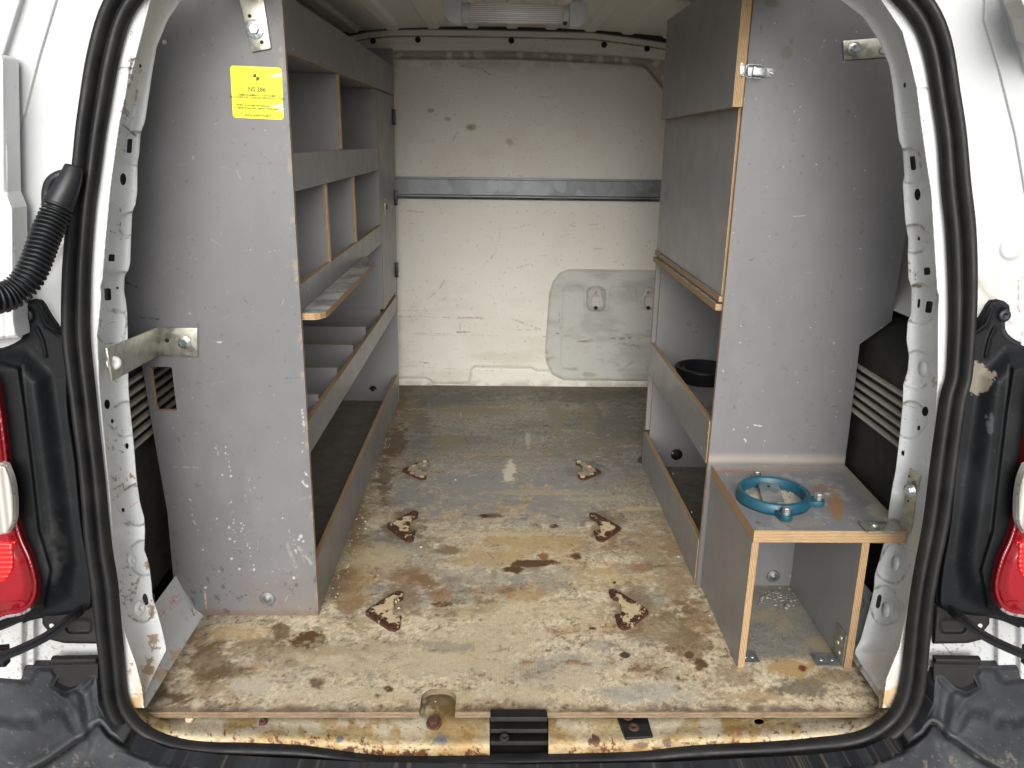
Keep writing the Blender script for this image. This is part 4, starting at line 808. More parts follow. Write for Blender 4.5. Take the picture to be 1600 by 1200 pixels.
# ================================================================== FLOOR BOARD
FXL, FXR, FY0 = -.566, .648, 1.061
n0 = pZ(655, 1113, 0)[0]; n1 = pZ(711, 1113, 0)[0]; nyt = pZ(682, 1076, 0)[1]
fpoly = [(FXL, FY0), (FXR, FY0), (FXR+.012, 1.45), (.84, 1.46), (.84, 2.83), (-.63, 2.83), (-.63, 1.345), (FXL-.008, 1.34)]
def floor_sdf(u, v):
    s = sdpoly(u, v, fpoly)
    return np.maximum(s, -sdbox(u, v, (n0+n1)/2, (nyt+FY0-.04)/2, n1-n0, nyt-FY0+.04, .024))
FC = dict(g=lin(108, 108, 97), g2=lin(86, 88, 80), cream=lin(202, 184, 150), tan=lin(170, 146, 110), br=lin(104, 78, 52), dk=lin(66, 52, 38), wh=lin(214, 204, 184))
def floor_col(u, v, P):
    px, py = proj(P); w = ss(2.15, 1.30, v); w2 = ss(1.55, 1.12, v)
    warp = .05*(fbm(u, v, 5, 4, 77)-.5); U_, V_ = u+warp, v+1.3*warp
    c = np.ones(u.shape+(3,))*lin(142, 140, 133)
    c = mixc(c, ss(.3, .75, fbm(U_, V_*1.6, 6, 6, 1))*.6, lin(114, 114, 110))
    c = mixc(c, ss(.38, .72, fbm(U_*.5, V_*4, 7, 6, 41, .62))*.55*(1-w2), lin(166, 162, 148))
    n = fbm(U_*.8, V_*1.6, 3.6, 7, 2, .62); c = mixc(c, np.clip(ss(-.26, .24, n-.52+.13*(w-.5)+.16*w2), 0, 1)*np.clip(.15+w, 0, 1), lin(230, 213, 180))  # cream wear, its colour boosted near the opening to paint in daylight
    n = fbm(U_*.5, V_*3.2, 8, 7, 3, .68); c = mixc(c, ss(.44, .70, n)*(.25+.5*w)*(1-.15*w2), lin(176, 140, 96))
    n = fbm(U_, V_*2, 13, 6, 4, .7); c = mixc(c, ss(.46, .70, n)*(.2+.25*w), lin(140, 137, 130))
    n = fbm(U_, V_*1.6, 30, 5, 5, .7); c = mixc(c, ss(.54, .70, n)*.45*w, lin(222, 212, 188))
    n = fbm(U_*.7, V_*2.4, 12, 7, 6, .74); c = mixc(c, ss(.585, .68, n)*.5*(.4+.6*w), lin(130, 98, 66))
    n = fbm(U_, V_, 48, 5, 7, .7); c = mixc(c, ss(.61, .69, n)*.5*w, lin(114, 86, 58)); n = fbm(U_, V_, 110, 4, 87, .7); c = mixc(c, ss(.63, .72, n)*.7*w, lin(92, 70, 48)); n = fbm(U_, V_, 22, 6, 97, .72); c = mixc(c, ss(.56, .66, n)*.5*w, lin(236, 222, 192)); c = mixc(c, ss(.42, .30, n)*.35*w, lin(128, 118, 100))
    g1 = fbm(u, v*.8, 190, 3, 61, .85); c = c*(1+.5*(g1-.5)*2)[..., None]
    # traced worn marks and stains
    nn = fbm(u, v, 45, 5, 9, .7)
    def blob(x, y, rx, ry, cc, a=1., sharp=.25, rag=1.1):
        nonlocal c
        c = mixc(c, ss(1+sharp, 1-sharp, np.hypot((px-x)/rx, (py-y)/ry)+rag*(nn-.5)*2)*min(1, a*1.35), cc)
    cool = lin(142, 144, 142); rag2 = 1.6
    for q in [(740, 765, 95, 34, cool, .55), (880, 790, 60, 30, cool, .5), (600, 850, 60, 22, lin(134, 132, 122), .5), (650, 780, 40, 30, cool, .45), (900, 745, 70, 26, cool, .45), (720, 900, 90, 18, lin(150, 148, 138), .4), (860, 905, 50, 20, lin(152, 150, 142), .4), (650, 940, 60, 16, lin(146, 144, 134), .35), (1010, 940, 50, 22, lin(150, 146, 134), .4), (880, 1045, 60, 22, lin(156, 156, 150), .35), (700, 1045, 80, 14, lin(160, 156, 146), .35),
              (560, 905, 22, 70, lin(176, 150, 108), .5), (1060, 900, 26, 60, lin(176, 148, 108), .5), (1020, 850, 30, 40, lin(160, 138, 104), .4), (840, 850, 70, 16, lin(196, 172, 122), .5), (960, 905, 60, 14, lin(206, 182, 136), .45), (760, 870, 60, 18, lin(200, 176, 130), .45), (700, 860, 20, 8, FC['br'], .5), (650, 900, 18, 10, lin(150, 112, 72), .5), (690, 930, 16, 16, lin(160, 120, 76), .5), (820, 930, 40, 8, lin(186, 150, 100), .5), (1000, 885, 26, 8, lin(150, 116, 78), .45),
              (700, 625, 80, 14, lin(112, 110, 102), .5), (930, 620, 80, 12, lin(112, 110, 102), .5), (960, 665, 40, 50, lin(122, 120, 112), .5), (660, 665, 16, 30, lin(114, 112, 104), .5), (1085, 965, 24, 30, lin(140, 112, 78), .5), (1040, 960, 36, 14, lin(126, 102, 72), .5), (300, 1000, 40, 12, lin(150, 122, 84), .6), (420, 1015, 60, 18, lin(138, 112, 80), .5), (330, 1075, 60, 14, lin(150, 126, 94), .5), (1180, 1085, 60, 10, lin(196, 172, 128), .5), (1140, 1060, 30, 16, lin(140, 116, 84), .5), (820, 1085, 120, 10, lin(222, 206, 170), .5), (540, 1085, 120, 10, lin(216, 200, 166), .5), (740, 1030, 6, 20, lin(190, 150, 100), .5)]: blob(*q, .5, rag2)
    for q in [(797, 738, 9, 15, FC['wh'], .9), (797, 730, 5, 14, FC['wh'], .7), (870, 660, 9, 32, lin(150, 142, 120), .6), (862, 640, 8, 10, lin(150, 142, 120), .6), (825, 688, 4, 10, lin(185, 180, 160), .7), (817, 637, 3, 8, lin(165, 160, 140), .6),
              (740, 640, 70, 7, lin(150, 140, 112), .55), (700, 690, 28, 12, lin(145, 136, 108), .55), (920, 660, 10, 40, lin(145, 140, 118), .45), (960, 690, 55, 3, lin(140, 134, 110), .5), (905, 705, 60, 5, lin(140, 134, 110), .5), (945, 640, 5, 14, lin(150, 145, 125), .5), (770, 710, 70, 1.6, lin(165, 155, 125), .6),
              (640, 640, 14, 20, lin(140, 126, 96), .6), (620, 690, 16, 22, FC['br'], .55), (600, 745, 12, 40, FC['br'], .5), (560, 830, 14, 50, lin(140, 112, 80), .45), (545, 930, 22, 40, lin(150, 120, 85), .5), (590, 870, 60, 18, lin(205, 188, 150), .45),
              (830, 880, 34, 5, FC['br'], .85), (800, 890, 14, 5, FC['br'], .8), (900, 868, 9, 8, FC['br'], .85), (848, 868, 8, 6, lin(150, 115, 75), .8), (770, 806, 22, 3, FC['br'], .6), (755, 806, 6, 3, lin(70, 60, 48), .8), (865, 822, 8, 3, FC['br'], .8), (790, 835, 60, 4, lin(205, 190, 150), .5), (860, 770, 90, 4, lin(190, 175, 140), .35),
              (690, 945, 22, 4, FC['br'], .7), (735, 955, 40, 4, FC['br'], .55), (760, 945, 18, 8, lin(140, 106, 68), .6), (664, 912, 14, 14, lin(140, 110, 75), .6), (480, 1003, 26, 16, FC['br'], .75), (440, 990, 14, 20, lin(110, 85, 58), .6), (520, 1018, 30, 8, lin(130, 100, 65), .5), (455, 1035, 12, 6, FC['dk'], .6), (494, 1067, 12, 8, FC['br'], .6), (606, 1076, 9, 5, FC['br'], .9), (590, 1086, 6, 5, lin(120, 100, 75), .8),
              (1076, 1024, 7, 6, lin(84, 76, 62), .95, .08, .5), (976, 1023, 8, 5, lin(84, 76, 62), .9, .1, .6), (1080, 1010, 40, 22, lin(120, 92, 62), .5), (1095, 1038, 10, 8, FC['br'], .7), (855, 1017, 8, 4, lin(150, 118, 80), .7), (822, 1035, 12, 6, lin(150, 115, 80), .55), (895, 1035, 14, 4, lin(150, 115, 80), .6), (925, 982, 6, 2.5, FC['dk'], .7), (960, 910, 2.5, 2, FC['dk'], .9), (802, 990, 3, 2, FC['dk'], .9), (782, 1012, 4, 9, lin(95, 90, 75), .85),
              (1250, 1075, 45, 14, lin(120, 112, 96), .6), (1300, 1060, 50, 12, lin(150, 132, 102), .5), (1230, 1045, 40, 14, lin(196, 164, 112), .7), (1255, 1045, 6, 4, lin(130, 70, 45), .8), (330, 1040, 30, 30, lin(120, 98, 70), .55), (360, 1050, 30, 16, lin(110, 88, 62), .5), (370, 990, 50, 8, lin(200, 176, 130), .5), (265, 1090, 30, 10, lin(110, 86, 64), .7), (385, 1070, 40, 12, FC['wh'], .6), (250, 1095, 20, 5, lin(180, 170, 155), .5),
              (1000, 1085, 80, 14, lin(188, 182, 172), .5), (900, 1060, 50, 20, lin(222, 205, 170), .5), (600, 1030, 160, 26, lin(208, 192, 158), .45), (750, 1010, 90, 50, lin(216, 200, 166), .45), (1020, 985, 50, 22, lin(150, 135, 108), .5), (850, 955, 160, 14, lin(214, 198, 160), .35), (690, 1010, 40, 9, lin(140, 135, 122), .4), (940, 1010, 20, 14, lin(150, 148, 138), .4), (1003, 718, 6, 5, FC['dk'], .6), (1018, 795, 60, 3, lin(200, 185, 150), .6), (925, 780, 50, 3, lin(190, 175, 140), .5), (1023, 870, 4, 26, lin(180, 166, 135), .6),
              (632, 928, 26, 34, lin(140, 115, 82), .5), (985, 950, 30, 34, lin(130, 105, 76), .45), (632, 822, 30, 26, lin(110, 90, 66), .45), (945, 822, 30, 26, lin(120, 98, 70), .45), (650, 735, 26, 14, lin(110, 92, 70), .35), (920, 735, 26, 14, lin(110, 92, 70), .3)]: blob(*q)
    e = v-FY0; c = mixc(c, ss(.022, .0, e+.018*(nn-.5)*2)*.75, lin(96, 74, 56))
    edge = np.minimum(u-FXL, FXR-u); c = mixc(c, ss(.03, 0, edge+.03*(nn-.5)*2)*ss(1.4, 1.1, v)*.8, lin(92, 72, 52))
    base = ss(.05, .0, np.abs(u+.344)+.05*(nn-.5)*2)*ss(1.33, 1.4, v)*.5; c = mixc(c, base, lin(120, 98, 70))
    c = mixc(c, ss(-.344, -.36, u)*ss(1.32, 1.36, v), lin(136, 132, 122)*(.7+.6*nn[..., None])); c = mixc(c, ss(.42, .44, u)*ss(1.40, 1.46, v)*ss(2.08, 2.05, v), lin(136, 132, 122)*(.7+.6*nn[..., None]))
    ins = ss(.44, .46, u)*ss(1.18, 1.22, v)*ss(1.46, 1.42, v)*ss(.66, .64, u); c = mixc(c, ins*.85, lin(124, 126, 122)); c = mixc(c, ins*ss(.50, .66, fbm(u, v, 12, 5, 12))*.6, lin(176, 156, 120)); 
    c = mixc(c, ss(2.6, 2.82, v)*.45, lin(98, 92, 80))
    # fine woven print of the film, worn through
    c = c*(1+.05*np.sin(u*2*pi/.0052)[..., None]*w2[..., None])
    LL = [(597+i*0, 0, 0, 0, 1, FC['dk'], 0) for i in range(0)]; rr = random.Random(3)
    for i in range(380):
        x = rr.uniform(560, 1090); y = rr.uniform(630, 1100); a = rr.uniform(-.5, .5) if rr.random() < .6 else rr.uniform(0, pi); l = rr.uniform(4, 26)*(.4+(y-600)/600)
        LL.append((x, y, x+l*cos(a), y+l*sin(a)*.7, rr.uniform(.7, 1.4), FC['dk'] if rr.random() < .5 else FC['wh'], rr.uniform(.25, .6)))
    return draw(c, px, py, LL)
def floor_h(u, v):
    return .0009*(fbm(u, v, 6, 3, 3)-.5)+.0003*fbm(u, v, 60, 3, 4)+.004*ss(.03, 0, np.hypot(u-pZ(1241, 1100, 0)[0], v-1.07))*0
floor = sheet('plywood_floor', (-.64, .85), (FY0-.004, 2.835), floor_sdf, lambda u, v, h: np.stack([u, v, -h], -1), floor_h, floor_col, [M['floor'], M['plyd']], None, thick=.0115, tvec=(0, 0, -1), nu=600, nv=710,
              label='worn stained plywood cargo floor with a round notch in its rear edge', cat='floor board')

# ================================================================== LEFT SHELVING UNIT
XL = -.344; TH = .010
def yend(z): return 2.63+.099*z
lu = thing('shelving_unit', 'tall grey plywood shelving unit with cubbyholes and the yellow sticker', 'shelving', 'plywood storage units', loc=(-.48, 1.34, 0))
FILMC = lin(116, 116, 118)
epoly = [(-.3415, .0005), (-.3322, 1.112), (-.66, 1.112), (-.665, .62), (-.637, .565), (-.618, .51), (-.6155, .42), (-.613, .36), (-.607, .22), (-.612, .08), (-.584, .040), (-.575, .0005)]
def film_base(u, v, seed, px, py):
    c = np.ones(u.shape+(3,))*FILMC; n = fbm(u, v, 6, 6, seed, .65); c = mixc(c, ss(.4, .72, n)*.35, FILMC*.82); c = mixc(c, ss(.5, .72, fbm(u*2, v*.7, 9, 5, seed+1))*.25, FILMC*1.22)
    c = mixc(c, ss(.775, .82, fbm(u, v, 130, 4, seed+2, .5))*.6, lin(84, 84, 86)); c = mixc(c, ss(.84, .88, fbm(u, v, 120, 4, seed+3, .5))*.5, lin(190, 188, 184)); return c
SPL = []
rr = random.Random(12)
for (x0, y0, x1, y1, n_) in ((297, 783, 320, 866, 26), (333, 790, 340, 835, 8), (358, 783, 368, 850, 22), (376, 808, 396, 893, 34), (350, 700, 362, 738, 14), (336, 692, 346, 712, 14), (388, 745, 395, 775, 10), (444, 808, 464, 862, 26), (468, 690, 478, 720, 8), (472, 640, 476, 690, 6)):
    for i in range(n_):
        t = rr.random()
        if i % 2: continue
        SPL.append((x0+(x1-x0)*t+rr.gauss(0, 2.2), y0+(y1-y0)*t+rr.gauss(0, 2), rr.uniform(.7, 2.1)))
for i in range(45): SPL.append((rr.uniform(225, 490), rr.choice([rr.uniform(180, 640), rr.uniform(640, 950), rr.uniform(680, 950)]), rr.choice([.6, .7, .8, .9, 1.2])))
SPL += [(358, 824, 3), (359, 842, 2.8), (361, 744, 3), (362, 873, 3), (374, 889, 2.8), (470, 838, 4.5), (467, 843, 3), (474, 846, 2.5), (397, 890, 3), (342, 893, 1.8), (347, 742, 2.0), (321, 918, 3.2), (459, 903, 3.5)]
def end_col(u, v, P):
    px, py = proj(P); c = film_base(u, v, 51, px, py); n = fbm(u, v, 55, 5, 52, .7)
    c = mixc(c, ss(.16, .0, v)*ss(.42, .6, fbm(u, v, 16, 6, 53))*.3, lin(122, 106, 90)); c = mixc(c, ss(.02, .0, v+.02*(n-.5))*.6, lin(110, 85, 60))
    c = mixc(c, ss(.66, .72, fbm(u, v, 70, 5, 54, .7))*ss(.25, .0, v)*.8, lin(74, 66, 60)); c = mixc(c, np.exp(-((u+.340)/.005)**2)*ss(.56, .66, n)*.5, lin(160, 145, 125))
    shp = c.shape; cf = c.reshape(-1, 3); pu = px.ravel(); pv = py.ravel(); m0 = None
    for (x, y, r) in SPL:
        m = np.nonzero((np.abs(pu-x) < r+2) & (np.abs(pv-y) < r+2))[0]
        if len(m): k = ss(1.15, .7, np.hypot(pu[m]-x, pv[m]-y)/max(r*.7, .85))*min(1, r/1.9)*.6; cf[m] = cf[m]*(1-k[:, None])+lin(214, 210, 200)*k[:, None]
    c = cf.reshape(shp); LS = [(193, 440, 213, 448, 2.4, lin(48, 48, 54), .95), (215, 495, 232, 497, 2.2, lin(48, 48, 54), .95), (230, 497, 248, 499, 1.6, lin(48, 48, 54), .95), (335, 534, 346, 535, 1.6, lin(200, 200, 196), .8), (400, 255, 452, 258, 1, lin(100, 100, 106), .7), (268, 729, 310, 731, 1, lin(170, 170, 172), .7), (473, 752, 480, 760, 2.6, lin(230, 228, 220), .9), (476, 738, 482, 745, 1.6, lin(220, 218, 210), .8), (448, 848, 462, 886, 3.5, lin(160, 158, 154), .5), (466, 855, 486, 880, 4, lin(170, 168, 162), .5), (472, 640, 475, 665, 1.6, lin(215, 212, 205), .7), (320, 925, 322, 950, 2.2, lin(190, 176, 150), .7), (250, 207, 300, 212, 5, lin(130, 118, 104), .35), (265, 122, 285, 134, 3, lin(140, 130, 118), .4)]
    for i in range(46):
        x = rr.uniform(240, 480); y = rr.uniform(150, 950); a = rr.choice([.0, 1.2, .3, 1.6])+rr.gauss(0, .3); l = rr.uniform(4, 22)
        LS.append((x, y, x+l*cos(a), y+l*sin(a), rr.uniform(.6, 1.1), lin(170, 170, 172) if rr.random() < .6 else lin(60, 60, 64), rr.uniform(.25, .6)))
    return draw(c, px, py, LS)
def ep_sdf(u, v): return np.maximum(sdpoly(u, v, epoly), -sdbox(u, v, -.5855, .460, .037, .081, .003))
ep = sheet('end_panel', (-.67, -.328), (-.004, 1.116), ep_sdf, lambda u, v, h: np.stack([u, 1.329+h, v], -1), None, end_col, [M['filmv'], M['ply']], lu, thick=TH, nu=240, nv=760)
def yz_panel(name, pts, x0, x1, parent, film=None, ply=None, **k):
    """board standing in a Y-Z plane between x0 and x1, outline pts (y,z); ply on its edges"""
    n = len(pts); film = film or M['film']; ply = ply or M['ply']; Vs = []; F = []; mi = []; uv = []
    for X, o_ in ((x1, 1), (x0, -1)):
        b0 = len(Vs); Vs += [(X, y, z) for y, z in pts]; q = list(range(b0, b0+n)); F.append(q if o_ > 0 else q[::-1]); mi.append(0); uv += [(p[0], p[1]) for p in (pts if o_ > 0 else pts[::-1])]
    for i in range(n):
        a, b_ = pts[i], pts[(i+1) % n]; b0 = len(Vs); Vs += [(x0, *a), (x0, *b_), (x1, *b_), (x1, *a)]; F.append([b0, b0+1, b0+2, b0+3]); mi.append(1)
        L = hypot(a[0]-b_[0], a[1]-b_[1]); s0 = a[0]+a[1]; t_ = x1-x0; uv += [(s0, 0), (s0+L, 0), (s0+L, t_), (s0, t_)]
    o = mobj(name, Vs, F, [film, ply], parent, midx=mi, uv=uv, **k); return o
fx = (XL-TH, XL)
yz_panel('top_fascia', [(1.340, 1.017), (1.340, 1.1055), (yend(1.105), 1.1065), (yend(1.0185), 1.0185)], *fx, lu)
board('top_board', (-.594, XL-TH-.001), (1.340, yend(1)-.012), (1.0175, 1.027), M['film'], M['ply'], lu)
yz_panel('fascia', [(1.340, .7985), (1.340, .8605), (2.355, .8575), (2.355, .7965)], *fx, lu)
yz_panel('fascia', [(1.340, .589), (1.340, .6405), (2.355, .6395), (2.355, .5865)], *fx, lu)
yz_panel('fascia', [(1.340, .3275), (1.340, .3885), (yend(.37), .371), (yend(.32), .3195)], *fx, lu)
yz_panel('kick_board', [(1.340, .001), (1.340, .1085), (yend(.1), .0975), (yend(0), .001)], *fx, lu)
for z in (.7975, .588, .3185): board('shelf', (-.594, XL-TH-.001), (1.340, 2.354 if z > .4 else 2.62), (z, z+TH), M['film'], M['ply'], lu)
board('locker_side', (-.594, XL-.0005), (2.3555, 2.3645), (.3895, 1.0165), M['film'], M['ply'], lu); board('locker_side', (-.594, XL-TH-.001), (2.3555, 2.3645), (.329, .389), M['film'], M['ply'], lu)
for y in (1.815,): board('divider', (-.594, XL-.0070), (y, y+TH), (.8085, 1.0165), M['film'], M['ply'], lu)
board('divider_front', (XL-.0065, XL-.0005), (1.815, 1.825), (.861, 1.0165), M['film'], M['ply'], lu)
for y in (1.632, 1.946):
    board('divider', (-.594, XL-.0070), (y, y+TH), (.599, .7965), M['film'], M['ply'], lu); board('divider_front', (XL-.0065, XL-.0005), (y, y+TH), (.641, .7965), M['film'], M['ply'], lu)
for y in (1.492, 1.683, 1.885, 2.078): board('tray_divider', (-.594, XL-.011), (y, y+.007), (.3295, .398), M['film'], M['ply'], lu)
dr = yz_panel('locker_door', [(2.368, .386), (2.368, 1.0135), (yend(1.01)-.004, 1.0145), (yend(.39)-.004, .388)], *fx, lu)
for x, y in ((615, 183), (618, 309), (619.5, 421)):
    p = pX(x, y, XL+.002); h_ = box('hinge', (XL, XL+.009), (p[1]-.022, p[1]+.006), (p[2]-.024, p[2]+.024), M['blackpl'], dr, bevel=.002)
    for dz in (-.014, .014): dome_at('screw', (XL+.009, p[1]-.012, p[2]+dz), (1, 0, 0), .003, .0015, M['screw'], h_)
p = pX(602, 323.5, XL); la = box('latch_plate', (XL, XL+.004), (p[1]-.028, p[1]+.028), (p[2]-.013, p[2]+.013), M['zinc'], dr, bevel=.002); box('latch_pull', (XL+.004, XL+.007), (p[1]-.02, p[1]+.018), (p[2]-.008, p[2]+.009), M['blackpl'], la, bevel=.001)
for dz in (-.021, .021): dome_at('screw', (XL, p[1]-.01, p[2]+dz), (1, 0, 0), .004, .002, M['screw'], dr)
# leaning far end and thin back
q = [(-.594, yend(0), .002), (XL+.001, yend(0), .002), (XL+.001, yend(1.16), 1.16), (-.594, yend(1.16), 1.16)]
prism('far_panel', q, (0, .010, 0), M['film'], lu, smooth=False)
board('back_board', (-.600, -.595), (1.80, 2.62), (.12, 1.10), M['film'], M['ply'], lu)
lathe('washer', [(.013, 0), (.013, .003), (.006, .003), (.006, .009), (.0001, .009)], M['dark'], lu, n=20, M=frame(pY(583, 608, yend(.07)), (0, -1, 0)))
# projecting ledge with rounded near corner
zl = .5955; g0 = [(XL+.001, 1.341), (XL+.028, 1.341), (XL+.036, 1.348), (XL+.043, 1.362), (XL+.045, 1.38), (XL+.0435, 1.94), (XL+.030, 1.955), (XL+.018, 1.985), (XL+.012, 2.02), (XL+.001, 2.022)]
led = bpy.data.objects.new('ledge', None); bpy.data.objects.remove(led)
def xy_panel(name, pts, z0, z1, parent, film, ply, **k):
    n = len(pts); Vs = []; F = []; mi = []; uv = []
    for Z, o_ in ((z1, 1), (z0, -1)):
        b0 = len(Vs); Vs += [(x, y, Z) for x, y in pts]; q = list(range(b0, b0+n)); F.append(q if o_ > 0 else q[::-1]); mi.append(0); uv += [(a[0], a[1]) for a in (pts if o_ > 0 else pts[::-1])]
    s0 = 0
    for i in range(n):
        a, b_ = pts[i], pts[(i+1) % n]; b0 = len(Vs); Vs += [(*a, z0), (*b_, z0), (*b_, z1), (*a, z1)]; F.append([b0, b0+1, b0+2, b0+3]); mi.append(1); L = hypot(a[0]-b_[0], a[1]-b_[1]); uv += [(s0, 0), (s0+L, 0), (s0+L, z1-z0), (s0, z1-z0)]; s0 += L
    return mobj(name, Vs, F, [film, ply], parent, midx=mi, uv=uv, **k)
M['filmdust'], N, L, b = mat('dusty_film', (.2, .2, .2), .6)
L.new(ramp(N, L, nz(N, L, 16, 7, .7), [(.42, (.17, .172, .18)), (.56, (.36, .36, .34))]), b.inputs['Base Color'])
xy_panel('ledge', g0, zl-.0115, zl, lu, M['filmdust'], M['ply'])
for (x, y) in ((458, 77), (507, 97), (560, 118), (471, 292), (512, 283), (545, 272), (526, 411), (481, 452), (560, 380), (500, 668), (545, 600), (590, 540), (532, 625)):
    p = pX(x, y, XL); dome_at('nail', p, (1, 0, 0), .0022, .0009, M['screw'], lu, n=10, dent=False)
# screws in the end panel
proto_s = dome_at('screw', (0, 0, 0), (0, -1, 0), .0036, .0014, M['screw'], lu, n=12); first = True
def screws(parent, Y, pts, proto):
    global first
    for x, y in pts:
        p = pY(x, y, Y)
        if parent is lu and first: proto.location = V(p); first = False
        else: share(proto, parent, V(p))
screws(lu, 1.329, [(257, 66), (435, 32), (451, 270), (409, 293), (259, 290), (451, 422), (463, 473), (424, 495), (260, 492), (439, 707), (477, 688), (289, 745), (227, 417), (492, 945), (412, 566)], proto_s)
wsh = lathe('washer', [(.0145, 0), (.0145, .002), (.012, .003), (.006, .001), (.0055, .004), (.0001, .004)], M['rail'], lu, n=24, M=frame(pY(418, 935, 1.329), (0, -1, 0)))
# ---- sticker
c4 = [pY(x, y, 1.3282) for x, y in ((364, 184), (443, 187), (440, 106), (359, 102))]
o_ = np.array(c4).mean(0); ux = (c4[1]-c4[0]+c4[2]-c4[3])/2; wS = np.linalg.norm(ux); ux = ux/wS; uy = (c4[3]-c4[0]+c4[2]-c4[1])/2; hS = np.linalg.norm(uy); uy = uy/hS
Yst = 1.3286
def stk(a, b_, d=0): p = o_+ux*a+uy*b_; return (p[0], Yst-d, p[2])
r_ = .005; rp = []
for cx, cy, a0 in ((1, -1, -90), (1, 1, 0), (-1, 1, 90), (-1, -1, 180)):
    for k in range(5): a = radians(a0+k*22.5); rp.append(stk(cx*(wS/2-r_)+r_*cos(a), cy*(hS/2-r_)+r_*sin(a)))
stick = prism('sticker', rp, (0, .0005, 0), M['yellow'], lu, smooth=False)
def text(body, a, b_, size, m):
    cu = bpy.data.curves.new('t', 'FONT'); cu.body = body; cu.size = size; cu.align_x = 'CENTER'; cu.align_y = 'CENTER'; cu.offset = size*.022
    to = bpy.data.objects.new('t', cu); COL.objects.link(to); bpy.context.view_layer.update(); dg = bpy.context.evaluated_depsgraph_get()
    me = bpy.data.meshes.new_from_object(to.evaluated_get(dg)); bpy.data.objects.remove(to)
    n = len(me.vertices); co = np.empty(n*3, np.float32); me.vertices.foreach_get('co', co); co = co.reshape(-1, 3)
    out = np.array([stk(a+p[0], b_+p[1], .0004) for p in co], np.float32); me.vertices.foreach_set('co', out.ravel()); me.materials.clear(); me.materials.append(m); me.update()
    return link(bpy.data.objects.new('lettering', me), stick)
def sy(py_): return (144.5-py_)/81*hS
for s_, py_, sz in (('NS 286', 139.5, .0092), ('AMÉNAGEMENT CONFORME', 148.5, .0044), ("AU CAHIER DES CHARGES RÉDIGÉ PAR L'INRS", 152.5, .0042), ('Vérifier le serrage des fixations et visser', 164.3, .0043), ('régulièrement les organes mécaniques', 168.5, .0043), ('www.adservices.fr', 179.6, .0058)):
    text(s_, 0, sy(py_), sz, M['ink'])
def flat(name, pts, d, m):
    v = [stk(a, b_, d) for a, b_ in pts]; return mobj(name, v, [list(range(len(v)))], m, stick)
ec = (0, sy(120.3)); R0 = .0092
bm = bmesh.new(); k = 32; a_ = [bm.verts.new(stk(ec[0]+R0*cos(2*pi*i/k), ec[1]+R0*sin(2*pi*i/k), .0004)) for i in range(k)]; b2 = [bm.verts.new(stk(ec[0]+(R0-.0006)*cos(2*pi*i/k), ec[1]+(R0-.0006)*sin(2*pi*i/k), .0004)) for i in range(k)]
for i in range(k): bm.faces.new((a_[i], a_[(i+1) % k], b2[(i+1) % k], b2[i]))
bmobj('emblem_ring', bm, M['ink'], stick)
flat('emblem_wedge', [ec]+[(ec[0]+.0052*cos(radians(90+t)), ec[1]+.0052*sin(radians(90+t))) for t in range(0, 91, 15)], .0005, M['ink'])
flat('emblem_wedge', [ec]+[(ec[0]+.0052*cos(radians(270+t)), ec[1]+.0052*sin(radians(270+t))) for t in range(0, 91, 15)], .0005, M['ink'])
flat('emblem_line', [(ec[0]-.012, ec[1]-.0002), (ec[0]+.012, ec[1]-.0002), (ec[0]+.012, ec[1]+.0002), (ec[0]-.012, ec[1]+.0002)], .00045, M['ink'])
flat('emblem_line', [(ec[0]-.0002, ec[1]-.012), (ec[0]+.0002, ec[1]-.012), (ec[0]+.0002, ec[1]+.012), (ec[0]-.0002, ec[1]+.012)], .00048, M['ink'])
flat('scuff', [(.021, sy(118)), (.040, sy(112)), (.0405, sy(116)), (.030, sy(119))], .0007, M['stickerwhite'])
flat('scuff', [(.020, sy(165)), (.040, sy(159)), (.0405, sy(163)), (.034, sy(166)), (.024, sy(166.5))], .0007, M['stickerwhite'])
flat('scuff', [(.028, sy(171)), (.041, sy(166.5)), (.041, sy(169)), (.032, sy(172))], .0007, M['stickerwhite'])

